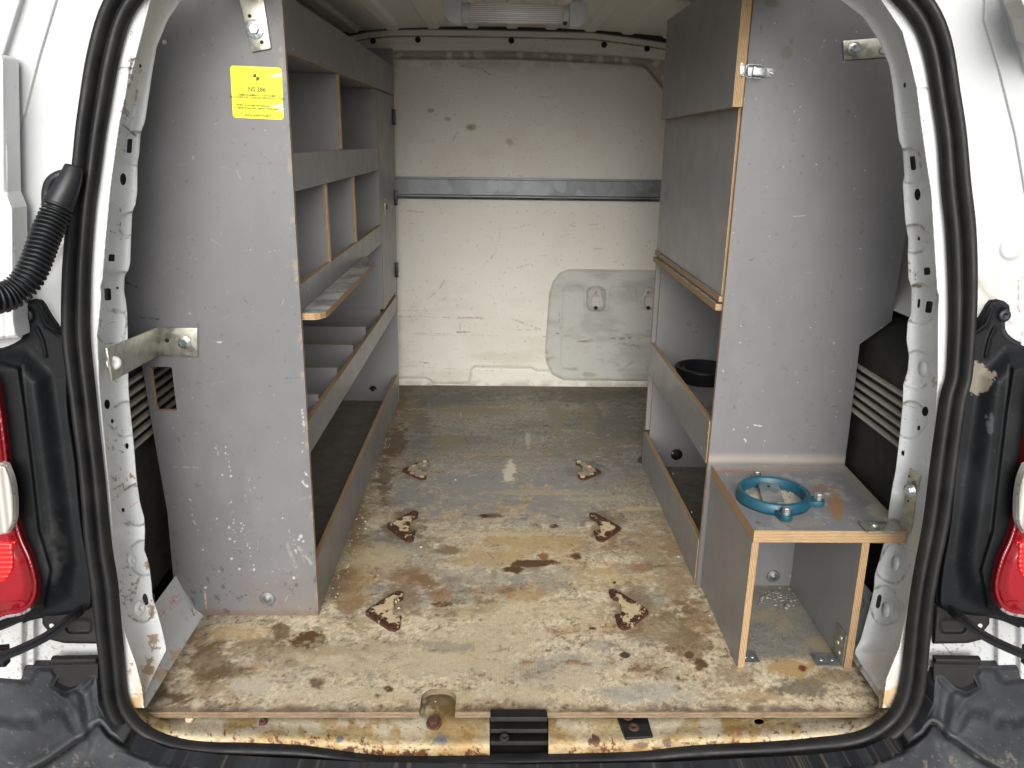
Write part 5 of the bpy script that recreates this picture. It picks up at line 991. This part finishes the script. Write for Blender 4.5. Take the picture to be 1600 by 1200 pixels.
# ================================================================== RIGHT SHELVING UNIT
XR = .42
ru = thing('shelving_unit', 'grey plywood cupboard on the right with a latched upper flap and open lower bays', 'shelving', 'plywood storage units', loc=(.56, 1.45, 0))
rpoly = [(.4212, .0005), (.4245, 1.155), (.80, 1.155), (.80, .90), (.745, .78), (.744, .57), (.736, .562), (.690, .524), (.691, .495), (.696, .285), (.70, .0005)]
SPR = []
rr = random.Random(21)
for i in range(28): SPR.append((rr.uniform(1110, 1400), rr.uniform(40, 720), rr.choice([.7, .8, .9, 1.2])))
def end_colR(u, v, P):
    px, py = proj(P); c = film_base(u, v, 71, px, py); c = mixc(c, ss(1.1, .5, np.hypot((px-1228)/11, (py-82)/14)+.9*(fbm(u, v, 60, 4, 3)-.5))*.6, lin(105, 92, 80)); c = mixc(c, ss(1.1, .5, np.hypot((px-1237)/5, (py-64)/9)+.9*(fbm(u, v, 60, 4, 3)-.5))*.5, lin(105, 92, 80))
    c = mixc(c, ss(1.1, .5, np.hypot((px-1205)/14, (py-4)/10))*.5, lin(80, 62, 45)); c = mixc(c, ss(.02, 0, v-.285)*ss(-.01, 0, v-.285)*.6, lin(170, 160, 145))
    shp = c.shape; cf = c.reshape(-1, 3); pu = px.ravel(); pv = py.ravel()
    for (x, y, r) in SPR:
        m = np.nonzero((np.abs(pu-x) < r+2) & (np.abs(pv-y) < r+2))[0]
        if len(m): k = ss(1.15, .7, np.hypot(pu[m]-x, pv[m]-y)/max(r, 1.1))*.7; cf[m] = cf[m]*(1-k[:, None])+lin(205, 203, 198)*k[:, None]
    LS = [(1178, 664, 1190, 666, 1.1, lin(205, 205, 205), .9), (1189, 40, 1190, 54, 1.6, lin(70, 70, 74), .7), (1163, 686, 1166, 690, 1.3, lin(215, 215, 210), .9), (1186, 310, 1226, 312, 1, lin(100, 100, 106), .5), (1240, 338, 1258, 337, 1, lin(200, 200, 200), .5), (1300, 545, 1312, 580, 4, lin(90, 88, 90), .25)]
    for i in range(40):
        x = rr.uniform(1120, 1380); y = rr.uniform(60, 710); a = rr.uniform(0, pi); l = rr.uniform(3, 14); LS.append((x, y, x+l*cos(a), y+l*sin(a), rr.uniform(.6, 1.1), lin(170, 170, 172) if rr.random() < .5 else lin(70, 70, 74), rr.uniform(.25, .6)))
    return draw(cf.reshape(shp), px, py, LS)
epr = sheet('end_panel', (.417, .805), (-.004, 1.16), lambda u, v: sdpoly(u, v, rpoly), lambda u, v, h: np.stack([u, 1.441+h, v], -1), None, end_colR, [M['filmv'], M['ply']], ru, thick=TH, nu=260, nv=760)
rx = (XR, XR+TH)
yz_panel('upper_panel', [(1.452, .6125), (1.452, .945), (2.085, .945), (2.085, .6125)], *rx, ru)
yz_panel('upper_inner_panel', [(1.452, .946), (1.452, 1.13), (2.085, 1.13), (2.085, .946)], XR+.004, XR+.014, ru)
board('shelf_front', (XR-.004, XR+.02), (1.452, 2.085), (.6005, .6115), M['film'], M['ply'], ru)
board('shelf_lip', (XR-.009, XR+.26), (1.452, 2.075), (.5845, .5965), M['filmdust'], M['ply'], ru)
yz_panel('fascia', [(1.452, .2735), (1.452, .3620), (2.085, .3610), (2.085, .2735)], *rx, ru)
board('shelf', (XR+TH+.001, .678), (1.452, 2.058), (.2735, .2835), M['filmdust'], M['ply'], ru)
yz_panel('kick_board', [(1.452, .001), (1.452, .1020), (2.095, .0945), (2.095, .001)], *rx, ru)
board('far_panel', (XR+TH+.001, .678), (2.060, 2.070), (.002, 1.13), M['film'], M['ply'], ru)
board('far_edge', (XR, XR+.05), (2.0725, 2.083), (.11, .27), M['film'], M['ply'], ru); board('far_edge', (XR, XR+.05), (2.0725, 2.083), (.363, .58), M['film'], M['ply'], ru)
board('back_board', (.679, .684), (1.452, 2.07), (.002, 1.13), M['film'], M['ply'], ru)
lathe('washer', [(.0165, 0), (.0165, .003), (.0075, .003), (.0065, .010), (.0001, .010)], M['dark'], ru, n=20, M=frame(pY(1057, 710, 2.0595), (0, -1, 0)))
sp = dome_at('screw', pY(1051, 708, 2.049), (0, -1, 0), .003, .002, M['screw'], ru, n=12)
nn2 = [(x+rr.gauss(0, 5), y+rr.gauss(0, 4)) for x, y in ((1078, 512), (1086, 520), (1088, 512), (1083, 508))]
for i, (x, y) in enumerate(nn2):
    p = pY(x, y, 2.0595); ang = [rr.uniform(.6, 1.3) for _ in range(9)]
    mobj('dirt_smear', [(p[0]+.008*ang[k]*cos(k*.698), 2.0595-.0004*(i+1), p[2]+.007*ang[k]*sin(k*.698)) for k in range(9)], [list(range(9))], M['grit'], ru)
for (x, y) in ((1039, 570), (1062, 600), (1086, 640), (1106, 676), (1096, 700), (1052, 740), (1030, 704), (1081, 800), (1100, 452), (1064, 424), (1137, 460), (1150, 250)):
    p = pX(x, y, XR); dome_at('nail', p, (-1, 0, 0), .0022, .0009, M['screw'], ru, n=10, dent=False)
# latched upper flap
dY1 = pX(1033, 184, .400)[1]; dzt = pX(1036, 37, .400)[2]
dpts = [(1.420, .9455), (1.420, 1.17), (pX(1100, 0, .400)[1], 1.168), (dY1, dzt), (dY1, .938)]
M['filmbrown'] = M['film']
dpts = [(1.420, .9455), (1.420, 1.165), (dY1, max(dzt, 1.05)), (dY1, .938)]
fl = yz_panel('flap_door', dpts, .3995, .4165, ru)
# toggle latch
pc = pY(1161, 101, 1.4195); pd = pY(1160, 117, 1.4195)
hk = prism('latch_keeper', [(p[0]+dx, 1.4195, p[2]+dz) for p, dx, dz in ((pc, -.004, .003), (pc, .0035, .003), (pd, .0035, -.003), (pd, -.004, -.003))], (0, -.0015, 0), M['bolt'], ru, bevel=.0005)
for p in (pc, pd): dome_at('screw', (p[0], 1.418, p[2]), (0, -1, 0), .0034, .0016, M['galv'], hk)
wl = [pY(x, y, 1.428) for x, y in ((1192, 104), (1188, 101.5), (1170, 101), (1166, 105), (1165, 111), (1164, 117), (1168, 120.5), (1185, 122), (1190, 121.5))]
tube('latch_loop', smooth_path(wl, 40), .0010, M['bolt'], ru, n=8)
prism('latch_base', [pY(x, y, 1.4405) for x, y in ((1168, 104), (1206, 107), (1211, 111), (1210, 118), (1205, 121), (1168, 119))], (0, -.002, 0), M['galv'], ru, bevel=.0008)
prism('latch_lever', [pY(x, y, 1.434) for x, y in ((1177, 104), (1182, 106), (1197, 107), (1197, 118.5), (1180, 119), (1175, 118))], (0, -.006, 0), M['bolt'], ru, bevel=.0015)
dome_at('rivet', pY(1206, 114, 1.4385), (0, -1, 0), .0038, .002, M['bolt'], ru)
first2 = share(proto_s, ru, V(pY(1387, 74, 1.441)))
screws(ru, 1.441, [(1188, 74), (1166, 278), (1334, 101), (1324, 303), (1333, 316), (1344, 360), (1160, 361), (1181, 475), (1171, 485), (1317, 477), (1310, 523), (1204, 302), (1113, 695), (1282, 715), (1225, 100)], proto_s)
for s_ in [c for c in ru.children if c.name.startswith('screw') and c.matrix_parent_inverse == proto_s.matrix_parent_inverse]: s_.matrix_parent_inverse = Matrix.Translation(-ru.location)

# ================================================================== BENCH BOX
bn = thing('bench_box', 'low grey plywood bench box with thick layered edges beside the cupboard', 'box', loc=(.56, 1.17, 0))
bx1 = pY(1357, 856, 1.172)[0]; bx0 = pY(1345, 856, 1.172)[0]; bf1 = pY(1328, 1050, 1.172)[0]
def bt_col(u, v, P):
    px, py = proj(P); c = film_base(u, v, 91, px, py)*1.12; n = fbm(u, v, 40, 6, 92, .7)
    c = mixc(c, ss(-.08, .06, n-.50-(.045-np.minimum(np.minimum(u-.43, .69-u), np.minimum(v-1.165, 1.441-v)))*-4.0)*.0+ss(.03, 0, .69-u+.03*(n-.5))*.5, lin(176, 168, 150))
    c = mixc(c, ss(.05, 0, 1.441-v+.05*(n-.5))*.5, lin(170, 162, 148)); c = mixc(c, ss(.56, .68, n)*.35, lin(176, 170, 158))
    for (x, y, rx_, ry_, cc, a) in ((1285, 765, 22, 10, lin(135, 95, 66), .6), (1304, 785, 13, 26, lin(146, 104, 66), .75), (1312, 800, 8, 16, lin(150, 112, 72), .5), (1150, 737, 40, 3.5, lin(150, 100, 70), .6), (1210, 733, 50, 4, lin(160, 125, 95), .4), (1208, 779, 44, 19, lin(206, 194, 174), .95), (1165, 758, 18, 10, lin(190, 166, 130), .5), (1184, 816, 4, 2.2, lin(130, 80, 50), .95), (1250, 818, 40, 6, lin(150, 140, 120), .4), (1380, 800, 24, 14, lin(190, 182, 164), .45), (1293, 772, 5, 3, lin(196, 190, 186), .7)):
        c = mixc(c, ss(1.2, .5, np.hypot((px-x)/rx_, (py-y)/ry_)+1.3*(n-.5))*a, cc)
    LL = []
    r3 = random.Random(8)
    for i in range(40):
        x = r3.uniform(1130, 1400); y = r3.uniform(725, 825); a = r3.uniform(0, pi); l = r3.uniform(3, 12); LL.append((x, y, x+l*cos(a), y+l*sin(a)*.5, .9, lin(90, 85, 82) if r3.random() < .5 else lin(205, 200, 190), .6))
    return draw(c, px, py, LL)
tp = [(.4288, 1.165), (.6845, 1.165), (.697, 1.4405), (.4288, 1.4405)]
sheet('bench_top', (.427, .699), (1.163, 1.4425), lambda u, v: sdpoly(u, v, tp), lambda u, v, h: np.stack([u, v, .2745+0*h], -1), None, bt_col, [M['filmv'], M['ply']], bn, thick=.022, tvec=(0, 0, -1), nu=170, nv=180)
board('top_underside', (.431, .683), (1.167, 1.44), (.2515, .2535), M['film'], M['ply'], bn)
board('side_panel', (.430, .4415), (1.172, 1.440), (.001, .2510), M['film'], M['ply'], bn)
q = [(bf1-.0125, .001), (bf1, .001), (bx1, .2510), (bx1-.0125, .2510)]
pv = [(x, 1.172, z) for x, z in q]
prism('side_panel', pv, (0, .268, 0), M['film'], bn, smooth=False)
eo = board('side_panel_edge', (0, .0125), (0, .002), (0, .2505), M['ply'], M['ply'], bn)
me = eo.data
for v_ in me.vertices: t = v_.co.z/.2505; v_.co = Vector((bf1-.0125+(bx1-bf1)*t+v_.co.x, 1.1700+v_.co.y*.9, v_.co.z+.001))
uvl = me.uv_layers[0].data
for pl_ in me.polygons:
    for li in pl_.loop_indices:
        co = me.vertices[me.loops[li].vertex_index].co; t = (co.z-.001)/.2505; uvl[li].uv = (co.z, co.x-(bf1-.0125+(bx1-bf1)*t))
lathe('washer', [(.0135, 0), (.0135, .0025), (.011, .003), (.006, .002), (.0055, .006), (.0001, .006)], M['rail'], bn, n=24, M=frame(pY(1208, 900, 1.4405), (0, -1, 0)))
def plate(name, pts, ext, m, parent, bevel=.0006): return prism(name, pts, ext, m, parent, bevel=bevel)
# corner cleats inside the box
cl = thing('corner_cleat', 'small steel corner cleat screwed to the floor inside the right side of the bench box', 'bracket', 'corner cleats of the bench box', loc=V(pZ(1305, 1040, .002)))
xi = lambda z: bf1-.0125+(bx1-bf1)*z/.25
plate('upright_leg', [(xi(.001)-.0005, 1.175, .002), (xi(.001)-.0005, 1.215, .002), (xi(.07)-.0005, 1.215, .066), (xi(.07)-.0005, 1.175, .066)], (-.002, 0, 0), M['zinc'], cl)
plate('foot', [(xi(0)-.045, 1.175, .001), (xi(0)-.003, 1.175, .001), (xi(0)-.003, 1.21, .001), (xi(0)-.045, 1.21, .001)], (0, 0, .002), M['galv'], cl)
for y_, z_ in ((1.19, .05), (1.20, .034), (1.19, .02)): dome_at('screw', (xi(z_)-.0025, y_, z_), (-1, 0, 0), .004, .002, M['screw'], cl)
for d in (.012, .032): dome_at('screw', (xi(0)-.045+d, 1.192, .003), (0, 0, 1), .004, .002, M['galv'], cl)
cl2 = thing('corner_cleat', 'small flat steel cleat on the floor inside the left side of the bench box', 'bracket', 'corner cleats of the bench box', loc=(.45, 1.18, 0))
plate('foot', [(.4425, 1.185, .001), (.474, 1.185, .001), (.474, 1.215, .001), (.4425, 1.215, .001)], (0, 0, .002), M['galv'], cl2)
for d in (.009, .022): dome_at('screw', (.4425+d, 1.2, .003), (0, 0, 1), .004, .002, M['galv'], cl2)

# ================================================================== STEEL BRACKETS
b1 = thing('angle_bracket', 'long cranked steel bracket joining the left door pillar to the tall shelving unit', 'bracket', 'steel brackets holding the storage units', loc=V(pY(243, 535, 1.327)))
A_ = [pY(x, y, 1.3275) for x, y in ((244, 511), (309, 512), (310, 557), (246, 555))]
plate('panel_leg', A_, (0, -.003, 0), M['zinc'], b1, .0008)
n_t, n_b = SURF[1](164, 544)+np.array([.002, -.012, 0]), SURF[1](173, 596)+np.array([.002, -.012, 0]); n_t[1] = n_b[1] = 1.10; n_t = pY(164, 544, n_t[1]); n_b = pY(173, 596, n_b[1]); f_t, f_b = pY(244, 511, 1.3255), pY(246, 555, 1.3255)
plate('pillar_leg', [n_t, f_t, f_b, n_b], (.003, 0, 0), M['zinc'], b1, .0008)
bolt_at('bolt', pY(288, 535, 1.3245), (0, -1, 0), .0065, .008, M['bolt'], b1)
dome_at('hole', pY(261, 532, 1.3245), (0, -1, 0), .004, .0006, M['dark'], b1, dent=False)
b2_ = thing('angle_bracket', 'tilted steel strap bolted to the top of the tall shelving unit above the sticker', 'bracket', 'steel brackets holding the storage units', loc=V(pY(398, 45, 1.327)))
plate('strap', [pY(x, y, 1.3275) for x, y in ((372, -12), (411, -12), (424, 76), (394, 82))], (0, -.003, 0), M['zinc'], b2_, .0008)
bolt_at('bolt', pY(398, 46, 1.3245), (0, -1, 0), .008, .008, M['bolt'], b2_, washer=1.75)
for x, y in ((390, 25), (409, 66)): dome_at('hole', pY(x, y, 1.3245), (0, -1, 0), .0028, .0006, M['dark'], b2_, dent=False)
b3 = thing('angle_bracket', 'short steel bracket bolted high on the right cupboard end panel under the roof curve', 'bracket', 'steel brackets holding the storage units', loc=V(pY(1350, 75, 1.44)))
plate('strap', [pY(x, y, 1.4395) for x, y in ((1316, 64), (1400, 57), (1402, 88), (1318, 94))], (0, -.003, 0), M['zinc'], b3, .0008)
bolt_at('bolt', pY(1335, 76, 1.4365), (0, -1, 0), .0065, .008, M['bolt'], b3, washer=1.6); dome_at('bolt', pY(1380, 79, 1.4365), (0, -1, 0), .007, .005, M['screw'], b3)
b4 = thing('angle_bracket', 'upright steel angle bracket fixing the bench box to the right door pillar', 'bracket', 'steel brackets holding the storage units', loc=(.68, 1.18, .276))
zt = .2765
plate('upright_leg', [pY(1406, 819, 1.165), pY(1421, 834, 1.150), pY(1437, 744, 1.112), pY(1421, 731, 1.125)], (.003, 0, 0), M['zinc'], b4, .0006)
plate('foot', [pZ(x, y, zt) for x, y in ((1341, 817), (1407, 817), (1421, 833), (1356, 833))], (0, 0, .0025), M['zinc'], b4, .0006)
bolt_at('bolt', pY(1423, 766, 1.122)+np.array([-.001, 0, 0]), (-.9, -.5, .1), .0065, .009, M['bolt'], b4, washer=1.6)
for x, y in ((1423, 744), (1421, 783)): dome_at('hole', pY(x, y, 1.122)+np.array([-.002, 0, 0]), (-.8, -.6, 0), .0018, .0015, M['dark'], b4, dent=False)
dome_at('bolt', pZ(1365, 821, zt+.002), (0, 0, 1), .0065, .005, M['galv'], b4)

# ================================================================== RUSTY FLOOR PLATES
TRI = [((629, 735), (668, 720), (664, 748), 'pale rusty arrow plate on the floor, farthest of the left row', 'c'),
       ((605, 823), (652, 800), (644, 845), 'brown rusty arrow plate with cream flakes in the middle of the left row', 'r'),
       ((571, 958), (628, 925), (622, 983), 'largest rusty arrow plate with a cream centre, nearest the shelving unit corner', 'r'),
       ((939, 738), (900, 720), (906, 748), 'whitish arrow plate on the floor, farthest of the right row', 'c'),
       ((970, 826), (922, 802), (934, 844), 'dark rusty arrow plate with cream flakes in the middle of the right row', 'r'),
       ((1013, 957), (953, 922), (969, 981), 'rust brown arrow plate with orange cream flakes, nearest the bench box', 'r')]
for (tip, a_, b_, lab, kd) in TRI:
    T_, A3, B3 = [pZ(x, y, .003) for x, y in (tip, a_, b_)]
    mid = (A3+B3)/2; ax = T_-mid; Lx = np.linalg.norm(ax); ax /= Lx; ay = A3-B3; Ly = np.linalg.norm(ay)/2; ay /= 2*Ly
    def L2(u, v, z=.003): p = mid+ax*u*Lx+ay*v*Ly; return np.array([p[0], p[1], z])
    out = [(1.0, .10), (.93, .22), (.25, 1.0), (.10, 1.06), (-.04, .98), (-.05, .62), (.04, .50), (.17, .44), (.21, .1), (.17, -.26), (.06, -.30), (-.06, -.36), (-.05, -.95), (.08, -1.06), (.24, -1.0), (.93, -.14), (1.0, -.04)]
    t = thing('floor_bracket', lab, 'bracket', 'rusty arrow plates screwed to the floor', loc=V(mid))
    bz = thing  # noqa
    OUT = [(u*Lx, v*Ly) for u, v in out]
    core = [(.82, .06), (.76, .28), (.50, .52), (.30, .74), (.10, .86), (.02, .70), (.10, .50), (.22, .40), (.26, .1), (.22, -.22), (.06, -.36), (.02, -.66), (.16, -.80), (.34, -.60), (.62, -.28), (.76, -.08)]
    COR = [(u*Lx, v*Ly) for u, v in core]; sd0 = int(tip[0])
    def acol(u, v, P, kd=kd, COR=COR, sd0=sd0):
        n = fbm(u, v, 60, 6, sd0 % 50, .7); n2 = fbm(u, v, 220, 4, sd0 % 37, .7)
        c = np.ones(u.shape+(3,))*lin(84, 50, 34); c = mixc(c, ss(.4, .65, n2), lin(58, 36, 27)); c = mixc(c, ss(.60, .72, n2)*.6, lin(120, 74, 46))
        d = sdpoly(u, v, COR); m = ss(.0012, -.0006, d+.075*(n-.50)*(1 if kd == 'r' else .5)+.012*(n2-.5)+(.0035 if kd == 'r' else -.003))
        cr = np.ones(u.shape+(3,))*(lin(222, 200, 160) if kd == 'r' else lin(172, 162, 138)); cr = mixc(cr, ss(.5, .66, n)*.6, lin(196, 150, 96) if kd == 'r' else lin(130, 112, 84)); return mixc(c, m, cr)
    def apos(u, v, h, mid=mid, ax=ax, ay=ay): return np.stack([mid[0]+ax[0]*u+ay[0]*v, mid[1]+ax[1]*u+ay[1]*v, .0052+h], -1)
    def ah(u, v, OUT=OUT): return .0006*(fbm(u, v, 150, 4, 5)-.5)*2-.0012*ss(-.0018, 0, sdpoly(u, v, OUT))
    sheet('plate', (-.1*Lx, 1.05*Lx), (-1.12*Ly, 1.12*Ly), lambda u, v, OUT=OUT: sdpoly(u, v, OUT)*1.0, apos, ah, acol, M['rustplate'], t, thick=.0046, tvec=(0, 0, -1), nu=70, nv=110)
    for (u, v) in ((.12, .86), (.13, -.84), (.55, .42), (.58, -.36)):
        s_ = .0055 if abs(v) > .6 else .0042
        lathe('screw', [(s_*1.25, 0), (s_*1.2, .0012), (s_*.9, .0014), (s_*.85, .0006), (s_*.3, .0006), (.0001, .0003)], M['rust'] if kd == 'r' else M['cream'], t, n=14, M=frame(L2(u, v, .0048), (0, 0, 1)))

# ================================================================== BLUE RING, ITS PLATE, BLACK RING
zt = .2750; rc = pZ(1207, 781, zt); RO = .0635
ring = thing('flange_ring', 'blue painted cast iron flange ring with three lugs lying on the bench box', 'ring', loc=V(rc))
lathe('ring', [(RO-.0105, .001), (RO-.0095, .017), (RO-.0075, .0195), (RO-.003, .0200), (RO-.0005, .018), (RO+.001, .006), (RO+.0005, .0), (RO-.0105, .001)], M['blue'], ring, n=64, M=Matrix.Translation(V(rc)), cap0=False, cap1=False)
for (x, y) in ((1186, 748), (1275, 779), (1234, 811)):
    p = pZ(x, y, zt+.012); d = np.array([p[0]-rc[0], p[1]-rc[1], 0]); dist = np.linalg.norm(d); d /= dist; pe = np.array([-d[1], d[0], 0]); c_ = np.array([rc[0], rc[1], zt])+d*(RO+.013)
    pts = [c_-d*.018+pe*.017, c_-d*.008+pe*.0125]+[c_+(d*cos(a)+pe*sin(a))*.0115 for a in np.linspace(1.3, -1.3, 9)]+[c_-d*.008-pe*.0125, c_-d*.018-pe*.017]
    lug = prism('lug', [(q_[0], q_[1], zt+.001) for q_ in pts], (0, 0, .010), M['blue'], ring, bevel=.002)
    bolt_at('bolt', (c_[0], c_[1], zt+.011), (0, 0, 1), .0072, .012, M['bolt2'] if 'bolt2' in M else M['galv'], lug, washer=1.05, n=7)
pa = thing('steel_offcut', 'flat grey metal strip lying inside the blue ring on the bench', 'strip', loc=V(pZ(1205, 778, zt)))
prism('strip', [pZ(x, y, zt+.006) for x, y in ((1184, 757), (1216, 758), (1226, 789), (1192, 787))], (0, 0, .004), M['galv'], pa, bevel=.0008)
lathe('rivet', [(.003, 0), (.003, .0008), (.0001, .0008)], M['dark'], pa, n=12, M=Matrix.Translation(V(pZ(1201, 760, zt+.0105))))
br = thing('plastic_ring', 'black plastic bucket-like ring standing in the middle bay of the right cupboard', 'ring', loc=V(pZ(1085, 590, .285)))
bc = pZ(1084, 585, .2845); bc = np.array([.545, 1.985, .2845]); 
prof_ = [(.066, .0), (.070, .004), (.070, .030), (.073, .032), (.073, .037), (.064, .037), (.062, .030), (.056, .022), (.054, .034), (.050, .034), (.050, .004), (.030, .003), (.0001, .003)]
lathe('rim', prof_, M['blackpl'], br, n=48, M=Matrix.Translation(V(bc)))
for k in range(12):
    a = k*pi/6; d = np.array([cos(a), sin(a), 0]); pe = np.array([-sin(a), cos(a), 0]); c_ = bc+np.array([0, 0, .008]); 
    prism('spoke', [c_+d*.052+pe*.0012, c_+d*.064+pe*.0012, c_+d*.064-pe*.0012, c_+d*.052-pe*.0012], (0, 0, .022), M['blackpl'], br)

# ================================================================== CEILING LAMP
lm = thing('interior_lamp', 'tubular ribbed clear lamp between two grey plastic holders under the van roof', 'lamp', loc=V(pY(806, 20, 1.93)))
a0, a1 = pY(733, 20, 1.93), pY(880, 23, 1.93); ctr_ = (a0+a1)/2; axv = (a1-a0); Ln = np.linalg.norm(axv)
Ml = frame(a0, axv)
lathe('ribbed_tube', [(.0195, 0), (.0195, Ln)], M['tube'], lm, n=40, M=Ml, cap0=True, cap1=True)
sx_ = np.linspace(.002, Ln-.002, 2)
for k in range(20):
    a = 2*pi*k/20; d = Ml.to_3x3() @ Vector((cos(a), sin(a), 0)); p0 = Vector(V(a0))+d*.0195; tube('tube_rib', [V(p0), V(p0+Vector(V(axv)))], .0011, M['tube'], lm, n=6)
for s_, (xa, xb, y) in ((-1, (718, 734, 19.5)), (1, (878, 892, 24))):
    p0, p1 = pY(xa, y, 1.93), pY(xb, y, 1.93); lathe('end_cap', [(.0205, 0), (.0215, .002), (.0215, np.linalg.norm(p1-p0)-.002), (.0205, np.linalg.norm(p1-p0))], M['lampgrey'], lm, n=32, M=frame(p0, p1-p0))
for O in ([(692, -14), (692, 17), (695, 27), (701, 34), (708, 36), (721, 36), (721, -14)], [(890, 3), (917, 3), (918, 24), (916, 33), (910, 40), (903, 42), (890, 41)]):
    prism('lamp_holder', [pY(x, y, 1.905) for x, y in O], (0, .045, 0), M['lampgrey'], lm, bevel=.003)
dome_at('switch', pY(883, 36, 1.918), (0, -1, -.6), .005, .005, M['blackpl'], lm, dent=False)
for x in (707, 903): p = pY(x, 5, 1.93); box('mounting_foot', (p[0]-.012, p[0]+.012), (1.92, 1.95), (p[2]-.01, 1.215), M['lampgrey'], lm, bevel=.002)

# ================================================================== LOOSE GRIT, DROPS
def scatter(name, pts, rng, m, lab, cat, seed=1, parent=None, flatk=.6, nrm='z'):
    r = random.Random(seed); Vs = []; F = []
    for (p, s_) in pts:
        b0 = len(Vs); k = 6; rot = r.uniform(0, pi)
        if nrm == 'z': e1, e2, e3 = np.array([1, 0, 0.]), np.array([0, 1., 0]), np.array([0, 0, 1.])
        elif nrm == 'y': e1, e2, e3 = np.array([1, 0, 0.]), np.array([0, 0, 1.]), np.array([0, -1., 0])
        for lay, (rr_, hh_) in enumerate(((1, 0), (.75, .55*flatk*1.6))):
            for j in range(k): a = rot+2*pi*j/k; q_ = s_*rr_*r.uniform(.75, 1.2) if nrm == 'z' else s_*rr_; Vs.append(p+e1*q_*cos(a)+e2*q_*sin(a)+e3*s_*hh_)
        Vs.append(p+e3*s_*flatk*1.1)
        for j in range(k): F.append([b0+j, b0+(j+1) % k, b0+k+(j+1) % k, b0+k+j]); F.append([b0+k+j, b0+k+(j+1) % k, b0+2*k])
    return mobj(name, Vs, F, m, parent, smooth=(nrm == 'y'), **({'label': lab, 'cat': cat, 'kind': 'stuff'} if lab else {'kind': 'stuff'}))
r = random.Random(77); pts = []
def near(cx, cy, sx, sy, n, z, s0, s1):
    for i in range(n): pts.append((pZ(r.gauss(cx, sx), r.gauss(cy, sy), z), r.uniform(s0, s1)))
near(1212, 934, 14, 6, 60, .0005, .0012, .0040); near(1235, 945, 3, 3, 3, .0005, .003, .006); near(1200, 1000, 20, 25, 60, .0005, .0006, .0014)
grit1 = scatter('loose_gravel', [q for q in pts if q[0][1] < 1.438], None, M['grit'], 'loose gravel and dust on the floor inside the bench box', 'gravel', 5)
pts = []; near(1165, 762, 7, 4, 26, zt, .0010, .0030); near(1233, 770, 9, 5, 30, zt, .0010, .0032); near(1200, 815, 60, 5, 50, zt, .0004, .0010); near(1385, 800, 20, 18, 60, zt, .0004, .0011)
pts = [q for q in pts if .43 < q[0][0] < .685 and 1.167 < q[0][1] < 1.438]
scatter('wood_crumbs', pts, None, M['grit'], 'pale crumbs and dust scattered on the bench top in and around the blue ring', 'crumbs', 6)
pts = []
for i in range(160):
    x = r.uniform(500, 1110); y = r.uniform(640, 1105); p = pZ(x, y, .0006)
    if -.335 < p[0] < .41 or p[1] < 1.3: pts.append((p, r.uniform(.0004, .0013)))
for i in range(110): p = pZ(r.uniform(500, 640), r.uniform(640, 1000), .0006); pts.append((np.array([-.338+abs(r.gauss(0, .012)), p[1], .0006]), r.uniform(.0005, .0018)))
for x, y in ((658, 855), (623, 950), (571, 815), (712, 750), (1060, 870), (1109, 962), (571, 826)): pts.append((pZ(x, y, .0006), .003))
pts = [q for q in pts if FXL < q[0][0] < FXR and q[0][1] > 1.065 and not (q[0][0] > .425 and q[0][1] > 1.16)]
scatter('floor_crumbs', pts, None, M['splash'], 'small pale crumbs scattered over the plywood floor', 'crumbs', 7)
# rain drops on the two end panels
for par, Y, X0, X1, n_, sd_ in ((lu, 1.3288, 235, 480, 50, 1), (ru, 1.4408, 1125, 1400, 90, 2)):
    r = random.Random(sd_); pts = []
    while len(pts) < n_:
        x, y = r.uniform(X0, X1), r.uniform(60, 720) if sd_ == 2 else r.uniform(60, 900); p = pY(x, y, Y)
        if sd_ == 1 and not (-.60 < p[0] < -.345 and p[2] > .1): continue
        if sd_ == 1 and (355 < x < 447 and 98 < y < 190 or 240 < x < 315 and 505 < y < 650): continue
        if sd_ == 2 and not (.43 < p[0] < .69 and p[2] > .29): continue
        if r.random() > (.25+.75*float(vnoise(np.array(x*.02), np.array(y*.02)))**1.5*1.6): continue
        pts.append((p, r.choice([.0007, .0009, .0011, .0014])))
    scatter('water_drops', pts, None, M['drop'], None, None, sd_, par, .45, 'y')
